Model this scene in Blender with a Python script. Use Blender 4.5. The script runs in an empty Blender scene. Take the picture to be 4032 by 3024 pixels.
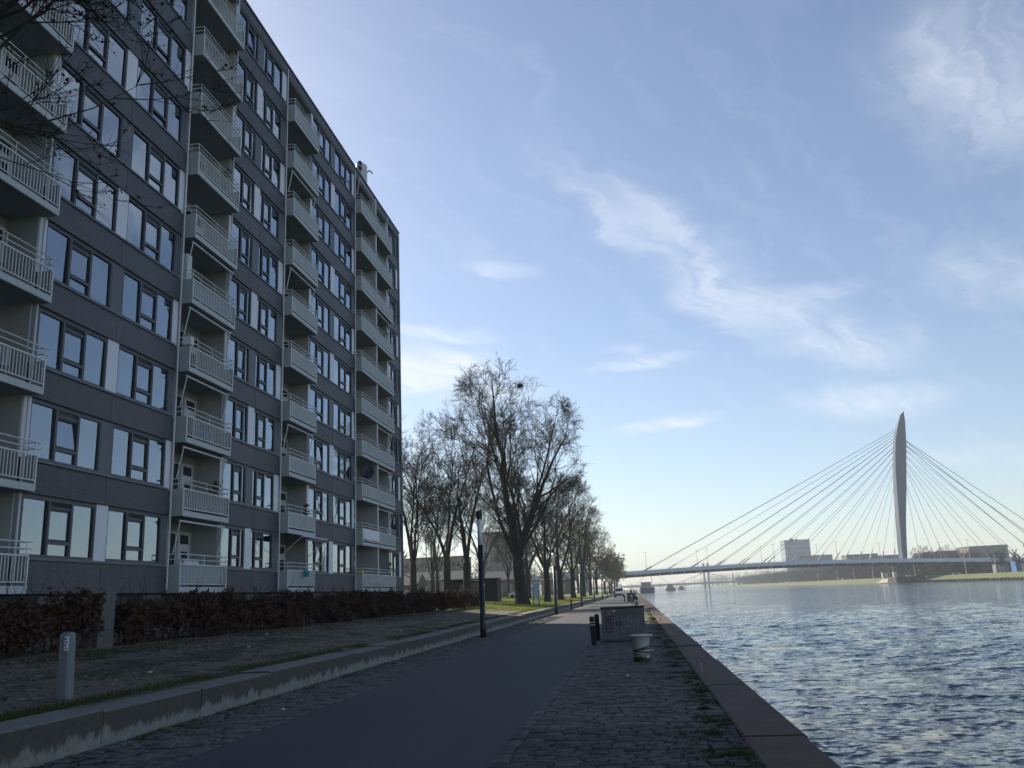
import bpy, math, random
import numpy as np
from mathutils import Vector, Matrix
random.seed(7); rng = np.random.default_rng(11)
R = math.radians
sc = bpy.context.scene
col = sc.collection

# ------------------------------------------------------------------ camera
cam_d = bpy.data.cameras.new('camera'); cam = bpy.data.objects.new('camera', cam_d); col.objects.link(cam)
cam_d.sensor_width = 36.0; cam_d.lens = 36.0 * 3394 / 4032; cam_d.clip_start = 0.1; cam_d.clip_end = 12000
CM = Matrix(((0.98959795, 0.07527444, 0.12259552), (0.13684547, -0.22968462, -0.96359654), (-0.04437588, 0.9703498, -0.23759639)))
cam.matrix_world = Matrix.Translation((0, 0, 1.6)) @ CM.to_4x4()
sc.camera = cam
sc.render.resolution_x = 1024; sc.render.resolution_y = 768

# ------------------------------------------------------------------ world: Nishita sky with cirrus
SUN_EL, SUN_AZ = 30.0, 39.0          # azimuth measured from +Y towards -X
world = bpy.data.worlds.new('World'); sc.world = world; world.use_nodes = True
wt = world.node_tree; wt.nodes.clear()
def wn(t, **k):
    n = wt.nodes.new(t)
    for a, b in k.items(): setattr(n, a, b)
    return n
def wl(a, b): wt.links.new(a, b)
def wmath(op, a, b=None, c=None, clamp=False):
    n = wn('ShaderNodeMath', operation=op); n.use_clamp = clamp
    for i, v in enumerate((a, b, c)):
        if v is None: continue
        if isinstance(v, (int, float)): n.inputs[i].default_value = v
        else: wl(v, n.inputs[i])
    return n.outputs[0]
sky = wn('ShaderNodeTexSky', sky_type='NISHITA'); sky.sun_disc = False
sky.sun_elevation = R(SUN_EL); sky.sun_rotation = R(-SUN_AZ); sky.altitude = 0
sky.air_density = 1.0; sky.dust_density = 0.35; sky.ozone_density = 2.6
tc = wn('ShaderNodeTexCoord'); sep = wn('ShaderNodeSeparateXYZ'); wl(tc.outputs['Generated'], sep.inputs[0])
dz = wmath('ADD', wmath('MAXIMUM', sep.outputs[2], 0.0), 0.06)
cu = wmath('DIVIDE', sep.outputs[0], dz); cv = wmath('DIVIDE', sep.outputs[1], dz)
comb = wn('ShaderNodeCombineXYZ'); wl(cu, comb.inputs[0]); wl(cv, comb.inputs[1])
# warp the cloud plane a little so that edges fray
nz = wn('ShaderNodeTexNoise'); nz.inputs['Scale'].default_value = 2.3; nz.inputs['Detail'].default_value = 7; nz.inputs['Roughness'].default_value = 0.62
wl(comb.outputs[0], nz.inputs['Vector'])
wv = wn('ShaderNodeVectorMath', operation='MULTIPLY_ADD'); wl(nz.outputs['Color'], wv.inputs[0]); wv.inputs[1].default_value = (0.42, 0.42, 0); 
wv2 = wn('ShaderNodeVectorMath', operation='SUBTRACT'); wl(comb.outputs[0], wv2.inputs[0]); wv2.inputs[1].default_value = (0.21, 0.21, 0)
wl(wv2.outputs[0], wv.inputs[2])
cl = None
def wisp(u0, v0, u1, v1, width, op, taper=1.0):
    """a streak of cirrus between two points of the cloud layer"""
    global cl
    mp = wn('ShaderNodeMapping', vector_type='TEXTURE')
    L = math.hypot(u1 - u0, v1 - v0) / 2
    mp.inputs['Location'].default_value = ((u0 + u1) / 2, (v0 + v1) / 2, 0)
    mp.inputs['Rotation'].default_value = (0, 0, math.atan2(v1 - v0, u1 - u0))
    mp.inputs['Scale'].default_value = (L * 1.15, width, 1)
    wl(wv.outputs[0], mp.inputs['Vector'])
    ln = wn('ShaderNodeVectorMath', operation='LENGTH'); wl(mp.outputs[0], ln.inputs[0])
    mr = wn('ShaderNodeMapRange', interpolation_type='SMOOTHERSTEP')
    mr.inputs['From Min'].default_value = 1.0; mr.inputs['From Max'].default_value = 0.0
    mr.inputs['To Min'].default_value = 0; mr.inputs['To Max'].default_value = op
    wl(ln.outputs['Value'], mr.inputs['Value'])
    cl = mr.outputs[0] if cl is None else wmath('MAXIMUM', cl, mr.outputs[0])
for w in [(-0.18, 1.45, 0.34, 2.5, .15, .7), (0.05, 1.95, 0.75, 3.15, .25, .9), (0.42, 2.65, 1.2, 3.5, .34, .75), (0.36, 2.6, 0.78, 2.45, .12, .45),
          (-0.16, 3.2, 0.32, 2.98, .14, .9), (-0.05, 2.85, 0.15, 3.0, .1, .6), (-0.12, 4.3, 0.55, 3.85, .2, 1.0), (0.42, 1.3, 1.3, 1.85, .42, .75), (0.5, 1.05, 1.2, 1.3, .25, .6),
          (0.85, 2.2, 1.35, 2.9, .26, .5), (-0.8, 2.42, -0.34, 2.78, .12, .8), (-0.98, 2.75, -0.42, 3.2, .42, 1.5), (-0.75, 3.2, -0.3, 3.5, .3, .9), (-0.4, 2.06, -0.16, 2.24, .09, .5),
          (0.7, 3.5, 1.5, 4.3, .45, .8), (1.0, 5.0, 3.0, 5.6, .5, .35), (-3.0, 1.0, -1.4, 1.9, .5, .6), (1.6, 0.4, 2.8, -0.4, .4, .3), (2.2, 1.6, 3.4, 1.1, .3, .25), (-0.6, -1.8, 0.9, -2.6, .5, .4), (2.4, -1.6, 3.6, -2.6, .6, .4)]:
    wisp(*w)
# fine streak texture over all of it, and thin veil everywhere
mp1 = wn('ShaderNodeMapping'); mp1.inputs['Rotation'].default_value = (0, 0, R(-62)); wl(wv.outputs[0], mp1.inputs[0])
mp2 = wn('ShaderNodeMapping'); mp2.inputs['Scale'].default_value = (0.9, 7.0, 1); wl(mp1.outputs[0], mp2.inputs[0])
n2 = wn('ShaderNodeTexNoise'); n2.inputs['Scale'].default_value = 1.6; n2.inputs['Detail'].default_value = 8; n2.inputs['Roughness'].default_value = 0.6; wl(mp2.outputs[0], n2.inputs['Vector'])
st = wn('ShaderNodeMapRange'); st.inputs['From Min'].default_value = 0.28; st.inputs['From Max'].default_value = 0.66; st.inputs['To Min'].default_value = 0.1; st.inputs['To Max'].default_value = 1.0; wl(n2.outputs[0], st.inputs[0])
veil = wn('ShaderNodeMapRange'); veil.inputs['From Min'].default_value = 0.5; veil.inputs['From Max'].default_value = 0.85; veil.inputs['To Max'].default_value = 0.2; wl(n2.outputs[0], veil.inputs[0])
mask = wmath('MAXIMUM', wmath('MULTIPLY', cl, st.outputs[0]), veil.outputs[0], clamp=True)
mask = wmath('MULTIPLY', mask, 0.75)
hsv = wn('ShaderNodeHueSaturation'); hsv.inputs['Saturation'].default_value = 0.9; hsv.inputs['Hue'].default_value = 0.504; wl(sky.outputs[0], hsv.inputs['Color'])
mixc = wn('ShaderNodeMix', data_type='RGBA'); wl(mask, mixc.inputs[0]); wl(hsv.outputs[0], mixc.inputs[6]); mixc.inputs[7].default_value = (7.4, 7.8, 8.4, 1)
bg = wn('ShaderNodeBackground'); bg.inputs['Strength'].default_value = 0.09; wl(mixc.outputs[2], bg.inputs[0])
wo = wn('ShaderNodeOutputWorld'); wl(bg.outputs[0], wo.inputs[0])

# ------------------------------------------------------------------ sun, exposure, render settings
sd = bpy.data.lights.new('sun', 'SUN'); so = bpy.data.objects.new('sun', sd); col.objects.link(so)
sd.energy = 5.0; sd.angle = R(0.53); sd.color = (1.0, 0.9, 0.74)
sv = Vector((-math.sin(R(SUN_AZ)) * math.cos(R(SUN_EL)), math.cos(R(SUN_AZ)) * math.cos(R(SUN_EL)), math.sin(R(SUN_EL))))
so.rotation_euler = sv.to_track_quat('Z', 'Y').to_euler(); so.location = (-40, 60, 60)
sc.view_settings.view_transform = 'Standard'; sc.view_settings.look = 'None'; sc.view_settings.gamma = 1; sc.view_settings.exposure = 0.6
sc.render.engine = 'CYCLES'
cy = sc.cycles
cy.use_denoising = True; cy.max_bounces = 6; cy.diffuse_bounces = 3; cy.glossy_bounces = 3; cy.transmission_bounces = 2; cy.transparent_max_bounces = 10; cy.volume_bounces = 1
cy.use_adaptive_sampling = True; cy.adaptive_threshold = 0.02; cy.caustics_reflective = False; cy.caustics_refractive = False

# ------------------------------------------------------------------ materials
MATS = {}
class NT:
    def __init__(s, name):
        s.m = bpy.data.materials.new(name); s.m.use_nodes = True; s.t = s.m.node_tree; s.t.nodes.clear()
        s.out = s.n('ShaderNodeOutputMaterial'); s.b = s.n('ShaderNodeBsdfPrincipled'); s.l(s.b.outputs[0], s.out.inputs[0])
        MATS[name] = s.m
    def n(s, t, **k):
        n = s.t.nodes.new(t)
        for a, b in k.items(): setattr(n, a, b)
        return n
    def l(s, a, b): s.t.links.new(a, b)
    def coord(s, kind='Object', scale=(1, 1, 1), rot=(0, 0, 0)):
        c = s.n('ShaderNodeTexCoord'); m = s.n('ShaderNodeMapping'); s.l(c.outputs[kind], m.inputs[0])
        m.inputs['Scale'].default_value = scale; m.inputs['Rotation'].default_value = rot
        return m.outputs[0]
    def noise(s, vec, scale, detail=4, rough=0.55):
        n = s.n('ShaderNodeTexNoise'); n.inputs['Scale'].default_value = scale; n.inputs['Detail'].default_value = detail; n.inputs['Roughness'].default_value = rough
        s.l(vec, n.inputs['Vector']); return n.outputs[0]
    def ramp(s, fac, stops):
        r = s.n('ShaderNodeValToRGB'); e = r.color_ramp.elements
        while len(e) < len(stops): e.new(0.5)
        for i, (p, c) in enumerate(stops):
            e[i].position = p; e[i].color = (*c, 1) if len(c) == 3 else c
        s.l(fac, r.inputs[0]); return r.outputs[0]
    def mix(s, fac, a, b, mode='MIX'):
        m = s.n('ShaderNodeMix', data_type='RGBA', blend_type=mode)
        for i, v in ((0, fac), (6, a), (7, b)):
            if isinstance(v, (int, float)): m.inputs[i].default_value = v
            elif isinstance(v, tuple): m.inputs[i].default_value = (*v, 1) if len(v) == 3 else v
            else: s.l(v, m.inputs[i])
        return m.outputs[2]
    def rng(s, v, a, b, c=0., d=1.):
        m = s.n('ShaderNodeMapRange'); s.l(v, m.inputs[0])
        for i, x in enumerate((a, b, c, d)): m.inputs[i + 1].default_value = x
        return m.outputs[0]
    def bump(s, h, strength=0.4, dist=0.02):
        b = s.n('ShaderNodeBump'); b.inputs['Strength'].default_value = strength; b.inputs['Distance'].default_value = dist
        s.l(h, b.inputs['Height']); s.l(b.outputs[0], s.b.inputs['Normal'])
    def set(s, color=None, rough=None, metal=None, spec=None):
        if color is not None:
            if isinstance(color, tuple): s.b.inputs['Base Color'].default_value = (*color, 1)
            else: s.l(color, s.b.inputs['Base Color'])
        if rough is not None:
            if isinstance(rough, (int, float)): s.b.inputs['Roughness'].default_value = rough
            else: s.l(rough, s.b.inputs['Roughness'])
        if metal is not None: s.b.inputs['Metallic'].default_value = metal
        if spec is not None: s.b.inputs['Specular IOR Level'].default_value = spec
        return s
def mottled(name, c, var=0.25, scale=3.0, rough=0.7, bump=0.0, bscale=60, rand=0.0, metal=None, coord='Object', spec=None):
    """one colour, broken by two sizes of noise"""
    t = NT(name); v = t.coord(coord)
    f = t.noise(v, scale, 6, 0.6); g = t.noise(v, scale * 9, 3, 0.6)
    lo = tuple(x * (1 - var) for x in c); hi = tuple(min(1, x * (1 + var)) for x in c)
    cc = t.ramp(f, [(0.3, lo), (0.7, hi)])
    cc = t.mix(t.rng(g, 0.3, 0.75, 0, 0.35), cc, lo)
    if rand:
        oi = t.n('ShaderNodeObjectInfo'); k = t.rng(oi.outputs['Random'], 0, 1, 1 - rand, 1 + rand)
        cc2 = t.n('ShaderNodeVectorMath', operation='SCALE'); t.l(cc, cc2.inputs[0]); t.l(k, cc2.inputs[3]); cc = cc2.outputs[0]
    t.set(cc, rough, metal, spec)
    if bump: t.bump(t.noise(v, bscale, 4, 0.7), bump, 0.01)
    return t
t = NT('asphalt'); v = t.coord('Object'); v3 = t.coord('Object', scale=(1, .22, 1)); big = t.noise(v3, .9, 6, .65); spk = t.noise(v, 85, 3, .75); mid = t.noise(v, 5, 5, .7)
cc = t.ramp(big, [(.3, (.047, .05, .056)), (.7, (.07, .073, .08))]); cc = t.mix(t.rng(spk, .5, .72, 0, .75), cc, (.14, .14, .14)); cc = t.mix(t.rng(spk, .48, .3, 0, .6), cc, (.022, .024, .028)); cc = t.mix(t.rng(mid, .58, .75, 0, .35), cc, (.035, .037, .042))
t.set(cc, .8, spec=.3); t.bump(spk, .6, .012)
mottled('cobble', (0.1, 0.1, 0.093), 0.4, 2.2, 0.85, 0.6, 40, rand=0.3, spec=0.25)
mottled('cobble_joint', (0.034, 0.036, 0.028), 0.4, 2.0, 0.95, 0.6, 30)
mottled('steel_dark', (0.012, 0.014, 0.018), 0.2, 3, 0.45)
mottled('frame_grey', (0.075, 0.085, 0.098), 0.12, 2, 0.5)
mottled('frame_black', (0.018, 0.021, 0.026), 0.12, 2, 0.5)
mottled('panel_white', (0.78, 0.79, 0.86), 0.06, 1.2, 0.5)
mottled('panel_grey', (0.1, 0.115, 0.135), 0.08, 1.5, 0.5)
mottled('interior', (0.02, 0.022, 0.026), 0.3, 0.6, 0.9)
mottled('curtain_white', (0.6, 0.7, 0.78), 0.08, 2, 0.9)
mottled('curtain_grey', (0.22, 0.25, 0.3), 0.15, 2, 0.9)
mottled('loggia_paint', (0.36, 0.375, 0.365), 0.12, 1.0, 0.85)
mottled('soffit', (0.34, 0.35, 0.34), 0.12, 1.0, 0.9)
mottled('white_paint', (0.62, 0.63, 0.64), 0.08, 3, 0.5)
mottled('rail_paint', (0.66, 0.68, 0.68), 0.08, 4, 0.45)
mottled('plinth', (0.07, 0.068, 0.066), 0.3, 1.0, 0.9, 0.3, 20)
mottled('plinth_pale', (0.13, 0.13, 0.125), 0.2, 2.0, 0.9)
mottled('bark', (0.036, 0.031, 0.026), 0.4, 2.5, 0.95, 0.9, 14)
mottled('twig', (0.03, 0.026, 0.021), 0.25, 0.8, 0.9)
mottled('twig_red', (0.038, 0.027, 0.024), 0.25, 0.8, 0.9)
mottled('post_grey', (0.16, 0.18, 0.2), 0.12, 3, 0.6)
mottled('blue_paint', (0.06, 0.22, 0.36), 0.12, 3, 0.5)
mottled('cabinet_green', (0.108, 0.115, 0.122), 0.16, 2.2, 0.55)
mottled('cabinet_dark', (0.025, 0.03, 0.036), 0.2, 3, 0.5)
mottled('spray_red', (0.075, 0.008, 0.018), 0.3, 12, 0.7)
mottled('scratch', (0.32, 0.35, 0.36), 0.3, 20, 0.8)
mottled('sticker', (0.72, 0.74, 0.78), 0.06, 8, 0.5)
mottled('ink', (0.04, 0.04, 0.05), 0.1, 8, 0.6)
mottled('wood_dark', (0.02, 0.018, 0.017), 0.3, 6, 0.8, 0.4, 30)
mottled('shed_dark', (0.03, 0.027, 0.026), 0.3, 1.5, 0.8)
mottled('shed_pale', (0.3, 0.29, 0.28), 0.25, 4, 0.8)
mottled('bridge_paint', (0.66, 0.71, 0.8), 0.06, 0.05, 0.5)
mottled('bridge_under', (0.22, 0.23, 0.24), 0.1, 0.1, 0.8)
mottled('cable', (0.34, 0.37, 0.42), 0.05, 1, 0.5)
mottled('pylon_paint', (0.13, 0.15, 0.21), 0.04, 0.04, 0.8)
mottled('far_concrete', (0.28, 0.28, 0.28), 0.15, 0.2, 0.9)
mottled('brick_brown', (0.17, 0.12, 0.095), 0.2, 0.4, 0.9)
mottled('brick_pale', (0.2, 0.175, 0.15), 0.15, 0.3, 0.9)
mottled('brick_dark', (0.09, 0.07, 0.06), 0.2, 0.4, 0.9)
mottled('tower_grey', (0.3, 0.35, 0.38), 0.08, 0.15, 0.6)
mottled('roof_grey', (0.12, 0.12, 0.13), 0.2, 0.5, 0.9)
mottled('glass_dark', (0.03, 0.035, 0.045), 0.1, 1, 0.08, spec=0.8)
mottled('glass_bright', (0.2, 0.24, 0.28), 0.1, 1, 0.12, spec=1.0)
mottled('tyre', (0.015, 0.015, 0.015), 0.2, 8, 0.9)
mottled('car_white', (0.75, 0.76, 0.78), 0.03, 3, 0.3)
mottled('car_grey', (0.25, 0.26, 0.28), 0.05, 3, 0.3)
mottled('hull', (0.035, 0.042, 0.052), 0.25, 0.3, 0.6)
mottled('orange', (0.75, 0.12, 0.03), 0.1, 5, 0.8)
mottled('cloth_dark', (0.02, 0.022, 0.03), 0.2, 5, 0.9)
mottled('skin', (0.45, 0.28, 0.2), 0.05, 5, 0.6)
mottled('tin', (0.4, 0.42, 0.44), 0.1, 4, 0.35, metal=0.6)
mottled('dish_black', (0.02, 0.02, 0.022), 0.15, 5, 0.5)
mottled('bucket_cyan', (0.05, 0.42, 0.52), 0.06, 5, 0.5)
mottled('yellow', (0.55, 0.46, 0.05), 0.1, 5, 0.6)
mottled('litter', (0.7, 0.7, 0.72), 0.1, 9, 0.8)
mottled('wood_mass', (0.05, 0.043, 0.038), 0.3, 0.05, 0.95)
mottled('pile', (0.03, 0.026, 0.022), 0.3, 2, 0.9)
mottled('sand', (0.42, 0.35, 0.26), 0.15, 0.4, 0.95)
mottled('tarp_blue', (0.03, 0.14, 0.36), 0.15, 1, 0.7)
mottled('tarp_cyan', (0.05, 0.5, 0.68), 0.1, 1, 0.7)

# leaves (random tint per loose island through a noise on position)
def leafmat(name, stops, rough=0.7, transl=0.35):
    t = NT(name); v = t.coord('Object'); f = t.noise(v, 5.0, 2, 0.8)
    c = t.ramp(f, stops); t.set(c, rough, spec=0.2)
    tr = t.n('ShaderNodeBsdfTranslucent'); t.l(c, tr.inputs[0]); ms = t.n('ShaderNodeMixShader'); ms.inputs[0].default_value = transl
    t.l(t.b.outputs[0], ms.inputs[1]); t.l(tr.outputs[0], ms.inputs[2]); t.l(ms.outputs[0], t.out.inputs[0])
leafmat('leaf_spring', [(0.3, (0.12, 0.1, 0.03)), (0.5, (0.2, 0.19, 0.05)), (0.7, (0.2, 0.14, 0.06))], 0.7, 0.5)
leafmat('leaf_willow', [(0.3, (0.13, 0.12, 0.05)), (0.7, (0.2, 0.18, 0.075))])
leafmat('leaf_hedge', [(0.3, (0.026, 0.018, 0.014)), (0.48, (0.065, 0.038, 0.027)), (0.6, (0.105, 0.06, 0.04)), (0.75, (0.18, 0.115, 0.075))], 0.75, 0.15)
leafmat('bud_dark', [(0.3, (0.035, 0.03, 0.016)), (0.7, (0.07, 0.075, 0.025))], 0.7, 0.2)
leafmat('grass_blade', [(0.3, (0.045, 0.065, 0.016)), (0.7, (0.095, 0.12, 0.028))], 0.7, 0.3)
leafmat('grass_lawn', [(0.3, (0.12, 0.15, 0.02)), (0.7, (0.24, 0.26, 0.035))], 0.7, 0.4)

# cladding: thin courses in dark brown-grey
t = NT('cladding'); v = t.coord('Object', rot=(0, R(90), R(90)))
c_ = t.n('ShaderNodeTexCoord'); sx = t.n('ShaderNodeSeparateXYZ'); t.l(c_.outputs['Object'], sx.inputs[0]); cb = t.n('ShaderNodeCombineXYZ'); t.l(sx.outputs[1], cb.inputs[0]); t.l(sx.outputs[2], cb.inputs[1])
br = t.n('ShaderNodeTexBrick'); t.l(cb.outputs[0], br.inputs['Vector']); br.inputs['Scale'].default_value = 1.0; br.inputs['Brick Width'].default_value = 0.36; br.inputs['Row Height'].default_value = 0.062
br.inputs['Mortar Size'].default_value = 0.008; br.inputs['Mortar Smooth'].default_value = 0.3; br.inputs['Bias'].default_value = 0
br.inputs['Color1'].default_value = (0.082, 0.086, 0.102, 1); br.inputs['Color2'].default_value = (0.11, 0.114, 0.132, 1); br.inputs['Mortar'].default_value = (0.04, 0.038, 0.042, 1)
big = t.noise(c_.outputs['Object'], 0.9, 5, 0.6)
oi = t.n('ShaderNodeObjectInfo'); mpx = t.n('ShaderNodeMapping'); mpx.inputs['Scale'].default_value = (3, 3, .25); t.l(c_.outputs['Object'], mpx.inputs[0]); stk = t.noise(mpx.outputs[0], 1.6, 5, .65)
cc = t.mix(t.rng(big, 0.3, 0.7, 0, 0.4), br.outputs['Color'], (0.078, 0.084, 0.096)); cc = t.mix(t.rng(stk, .5, .75, 0, .45), cc, (0.13, 0.13, 0.14))
sc_ = t.n('ShaderNodeVectorMath', operation='SCALE'); t.l(cc, sc_.inputs[0]); t.l(t.rng(oi.outputs['Random'], 0, 1, .86, 1.14), sc_.inputs[3]); t.set(sc_.outputs[0], 0.55)
iv = t.n('ShaderNodeMath', operation='SUBTRACT'); iv.inputs[0].default_value = 1; t.l(br.outputs['Fac'], iv.inputs[1]); t.bump(iv.outputs[0], 0.7, 0.012)

# weathered balcony paint with run-down streaks
t = NT('balcony_paint'); c = t.n('ShaderNodeTexCoord'); mp = t.n('ShaderNodeMapping'); mp.inputs['Scale'].default_value = (3, 3, 0.35); t.l(c.outputs['Object'], mp.inputs[0])
f = t.noise(mp.outputs[0], 2.4, 6, 0.65); g = t.noise(c.outputs['Object'], 1.1, 4)
a = t.ramp(g, [(0.3, (0.33, 0.365, 0.37)), (0.7, (0.39, 0.425, 0.425))])
t.set(t.mix(t.rng(f, 0.52, 0.75, 0, 0.5), a, (0.19, 0.21, 0.195)), 0.6)
t = NT('balcony_edge'); c = t.n('ShaderNodeTexCoord'); mp = t.n('ShaderNodeMapping'); mp.inputs['Scale'].default_value = (3, 3, 0.5); t.l(c.outputs['Object'], mp.inputs[0])
f = t.noise(mp.outputs[0], 3.4, 6, 0.7)
t.set(t.mix(t.rng(f, 0.56, 0.72, 0, 0.6), (0.52, 0.56, 0.57), (0.22, 0.235, 0.23)), 0.7)

# concrete of the low wall: dark algae on the upper face, pale splashes lower down, drips
t = NT('wall_concrete'); g_ = t.n('ShaderNodeNewGeometry'); mp = t.n('ShaderNodeMapping'); mp.inputs['Scale'].default_value = (2.5, 2.5, 0.4); t.l(g_.outputs['Position'], mp.inputs[0])
dr = t.noise(mp.outputs[0], 1.1, 8, 0.72); fine = t.noise(g_.outputs['Position'], 14, 4, 0.7); sp = t.n('ShaderNodeSeparateXYZ'); t.l(g_.outputs['Position'], sp.inputs[0])
hh = t.n('ShaderNodeMath', operation='MULTIPLY_ADD'); t.l(dr, hh.inputs[0]); hh.inputs[1].default_value = -0.75; t.l(sp.outputs[2], hh.inputs[2])
low = t.rng(hh.outputs[0], -0.23, -0.16, 1, 0)
base = t.ramp(fine, [(0.3, (0.055, 0.055, 0.047)), (0.7, (0.095, 0.093, 0.08))])
pale = t.ramp(fine, [(0.3, (0.17, 0.17, 0.155)), (0.7, (0.31, 0.31, 0.285))])
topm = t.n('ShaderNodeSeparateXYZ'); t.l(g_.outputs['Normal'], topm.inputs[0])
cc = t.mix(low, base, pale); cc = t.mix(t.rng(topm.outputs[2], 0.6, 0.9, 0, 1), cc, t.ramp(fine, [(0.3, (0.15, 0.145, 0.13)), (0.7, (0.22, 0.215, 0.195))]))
t.set(cc, 0.9); t.bump(fine, 0.4, 0.01)

# rusty quay capping
t = NT('quay_cap'); v = t.coord('Object'); f = t.noise(v, 1.4, 6, 0.7); g = t.noise(v, 26, 3, 0.7)
cc = t.ramp(f, [(0.3, (0.038, 0.021, 0.014)), (0.55, (0.08, 0.045, 0.03)), (0.75, (0.12, 0.074, 0.052))]); cc = t.mix(t.rng(g, 0.68, 0.8), cc, (0.2, 0.19, 0.18)); t.set(cc, 0.85); t.bump(g, 0.5, 0.008)

# verge: trodden earth with grass coming through
t = NT('verge'); v = t.coord('Object', scale=(1, 0.35, 1)); f = t.noise(v, 0.9, 6, 0.65); v2 = t.coord('Object'); g = t.noise(v2, 22, 4, 0.7)
earth = t.ramp(g, [(0.3, (0.1, 0.083, 0.064)), (0.7, (0.25, 0.215, 0.17))]); gr = t.ramp(g, [(0.3, (0.03, 0.042, 0.016)), (0.7, (0.06, 0.078, 0.028))])
t.set(t.mix(t.rng(f, 0.47, 0.6), earth, gr), 0.95); t.bump(t.noise(v2, 9, 6, 0.75), 1.0, 0.09)
# lawn and general ground
t = NT('lawn'); v = t.coord('Object'); f = t.noise(v, 0.35, 6, 0.65); g = t.noise(v, 9, 4, 0.7)
gr = t.ramp(g, [(0.3, (0.08, 0.11, 0.018)), (0.7, (0.19, 0.21, 0.034))])
t.set(t.mix(t.rng(f, 0.55, 0.7, 0, 0.7), gr, (0.12, 0.11, 0.06)), 0.95); t.bump(g, 0.8, 0.06)
t = NT('bank_grass'); v = t.coord('Object'); f = t.noise(v, 0.05, 6, 0.65); g = t.noise(v, 0.7, 5, 0.7)
gr = t.ramp(g, [(0.3, (0.09, 0.12, 0.03)), (0.7, (0.17, 0.2, 0.055))])
t.set(t.mix(t.rng(f, 0.5, 0.65, 0, 0.7), gr, (0.2, 0.18, 0.1)), 0.95)
# weedy far part of the paving
t = NT('weedy_paving'); v = t.coord('Object', scale=(1, 0.5, 1)); f = t.noise(v, 1.3, 6, 0.65); v2 = t.coord('Object'); g = t.noise(v2, 18, 4, 0.7)
t.set(t.mix(t.rng(f, 0.42, 0.58), t.ramp(g, [(0.3, (0.06, 0.06, 0.056)), (0.7, (0.13, 0.125, 0.11))]), t.ramp(g, [(0.3, (0.05, 0.06, 0.02)), (0.7, (0.13, 0.13, 0.05))])), 0.95); t.bump(g, 0.7, 0.02)

# window glass: a coated double pane, reflecting the sky, dark room seen through
t = NT('pane'); t.t.nodes.remove(t.b); fr = t.n('ShaderNodeFresnel'); fr.inputs['IOR'].default_value = 2.5
gl = t.n('ShaderNodeBsdfGlossy'); gl.inputs['Roughness'].default_value = 0.015; gl.inputs['Color'].default_value = (0.78, 0.89, 1, 1); tr = t.n('ShaderNodeBsdfTransparent'); tr.inputs[0].default_value = (0.7, 0.76, 0.8, 1)
oi = t.n('ShaderNodeObjectInfo'); ow = t.n('ShaderNodeVectorMath', operation='MULTIPLY_ADD'); ocb = t.n('ShaderNodeCombineXYZ'); t.l(oi.outputs['Random'], ocb.inputs[0]); t.l(oi.outputs['Random'], ocb.inputs[1]); t.l(ocb.outputs[0], ow.inputs[0]); ow.inputs[1].default_value = (57, 91, 0); t.l(t.coord('Object'), ow.inputs[2]); v = ow.outputs[0]; bm = t.n('ShaderNodeBump'); bm.inputs['Strength'].default_value = 0.12; bm.inputs['Distance'].default_value = 0.05; t.l(t.noise(v, 1.1, 2, 0.5), bm.inputs['Height']); t.l(bm.outputs[0], gl.inputs['Normal'])
ff = t.n('ShaderNodeMath', operation='MULTIPLY'); ff.inputs[1].default_value = 1.75; ff.use_clamp = True; t.l(fr.outputs[0], ff.inputs[0])
ms = t.n('ShaderNodeMixShader'); t.l(ff.outputs[0], ms.inputs[0]); t.l(tr.outputs[0], ms.inputs[1]); t.l(gl.outputs[0], ms.inputs[2]); t.l(ms.outputs[0], t.out.inputs[0])

# lamp diffuser: milky tube
t = NT('diffuser'); v = t.coord('Object', scale=(1, 1, 0.4)); f = t.noise(v, 6, 4); t.set(t.ramp(f, [(0.3, (0.7, 0.72, 0.75)), (0.7, (0.85, 0.86, 0.88))]), 0.3)

# mooring bollard: white paint worn to rust and tar near the foot
t = NT('bollard_paint'); v = t.coord('Object'); f = t.noise(v, 7, 5, 0.65); sp = t.n('ShaderNodeSeparateXYZ'); t.l(v, sp.inputs[0])
hh = t.n('ShaderNodeMath', operation='MULTIPLY_ADD'); t.l(f, hh.inputs[0]); hh.inputs[1].default_value = 0.16; t.l(sp.outputs[2], hh.inputs[2])
w = t.ramp(t.noise(v, 16, 4, 0.7), [(0.3, (0.3, 0.3, 0.3)), (0.7, (0.5, 0.5, 0.5))])
cc = t.mix(t.rng(hh.outputs[0], 0.19, 0.215), (0.02, 0.018, 0.018), (0.26, 0.19, 0.15)); cc = t.mix(t.rng(hh.outputs[0], 0.26, 0.32), cc, w); t.set(cc, 0.6)

# canal water
t = NT('water'); t.set((0.012, 0.026, 0.04), 0.06); t.b.inputs['IOR'].default_value = 1.333
g_ = t.n('ShaderNodeNewGeometry')
def wvec(s, r):
    m = t.n('ShaderNodeMapping'); m.inputs['Scale'].default_value = s; m.inputs['Rotation'].default_value = (0, 0, r); t.l(g_.outputs['Position'], m.inputs[0]); return m.outputs[0]
def slope(scale3, rot, sc_, det, amp):
    """random surface slopes of one size of wavelet"""
    n = t.n('ShaderNodeTexNoise'); n.inputs['Scale'].default_value = sc_; n.inputs['Detail'].default_value = det; n.inputs['Roughness'].default_value = .6; t.l(wvec(scale3, rot), n.inputs['Vector'])
    a = t.n('ShaderNodeVectorMath', operation='SUBTRACT'); t.l(n.outputs['Color'], a.inputs[0]); a.inputs[1].default_value = (.5, .5, .5)
    b = t.n('ShaderNodeVectorMath', operation='MULTIPLY'); t.l(a.outputs[0], b.inputs[0]); b.inputs[1].default_value = (amp*.7, amp, 0); return b.outputs[0]
acc = g_.outputs['Normal']
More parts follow.
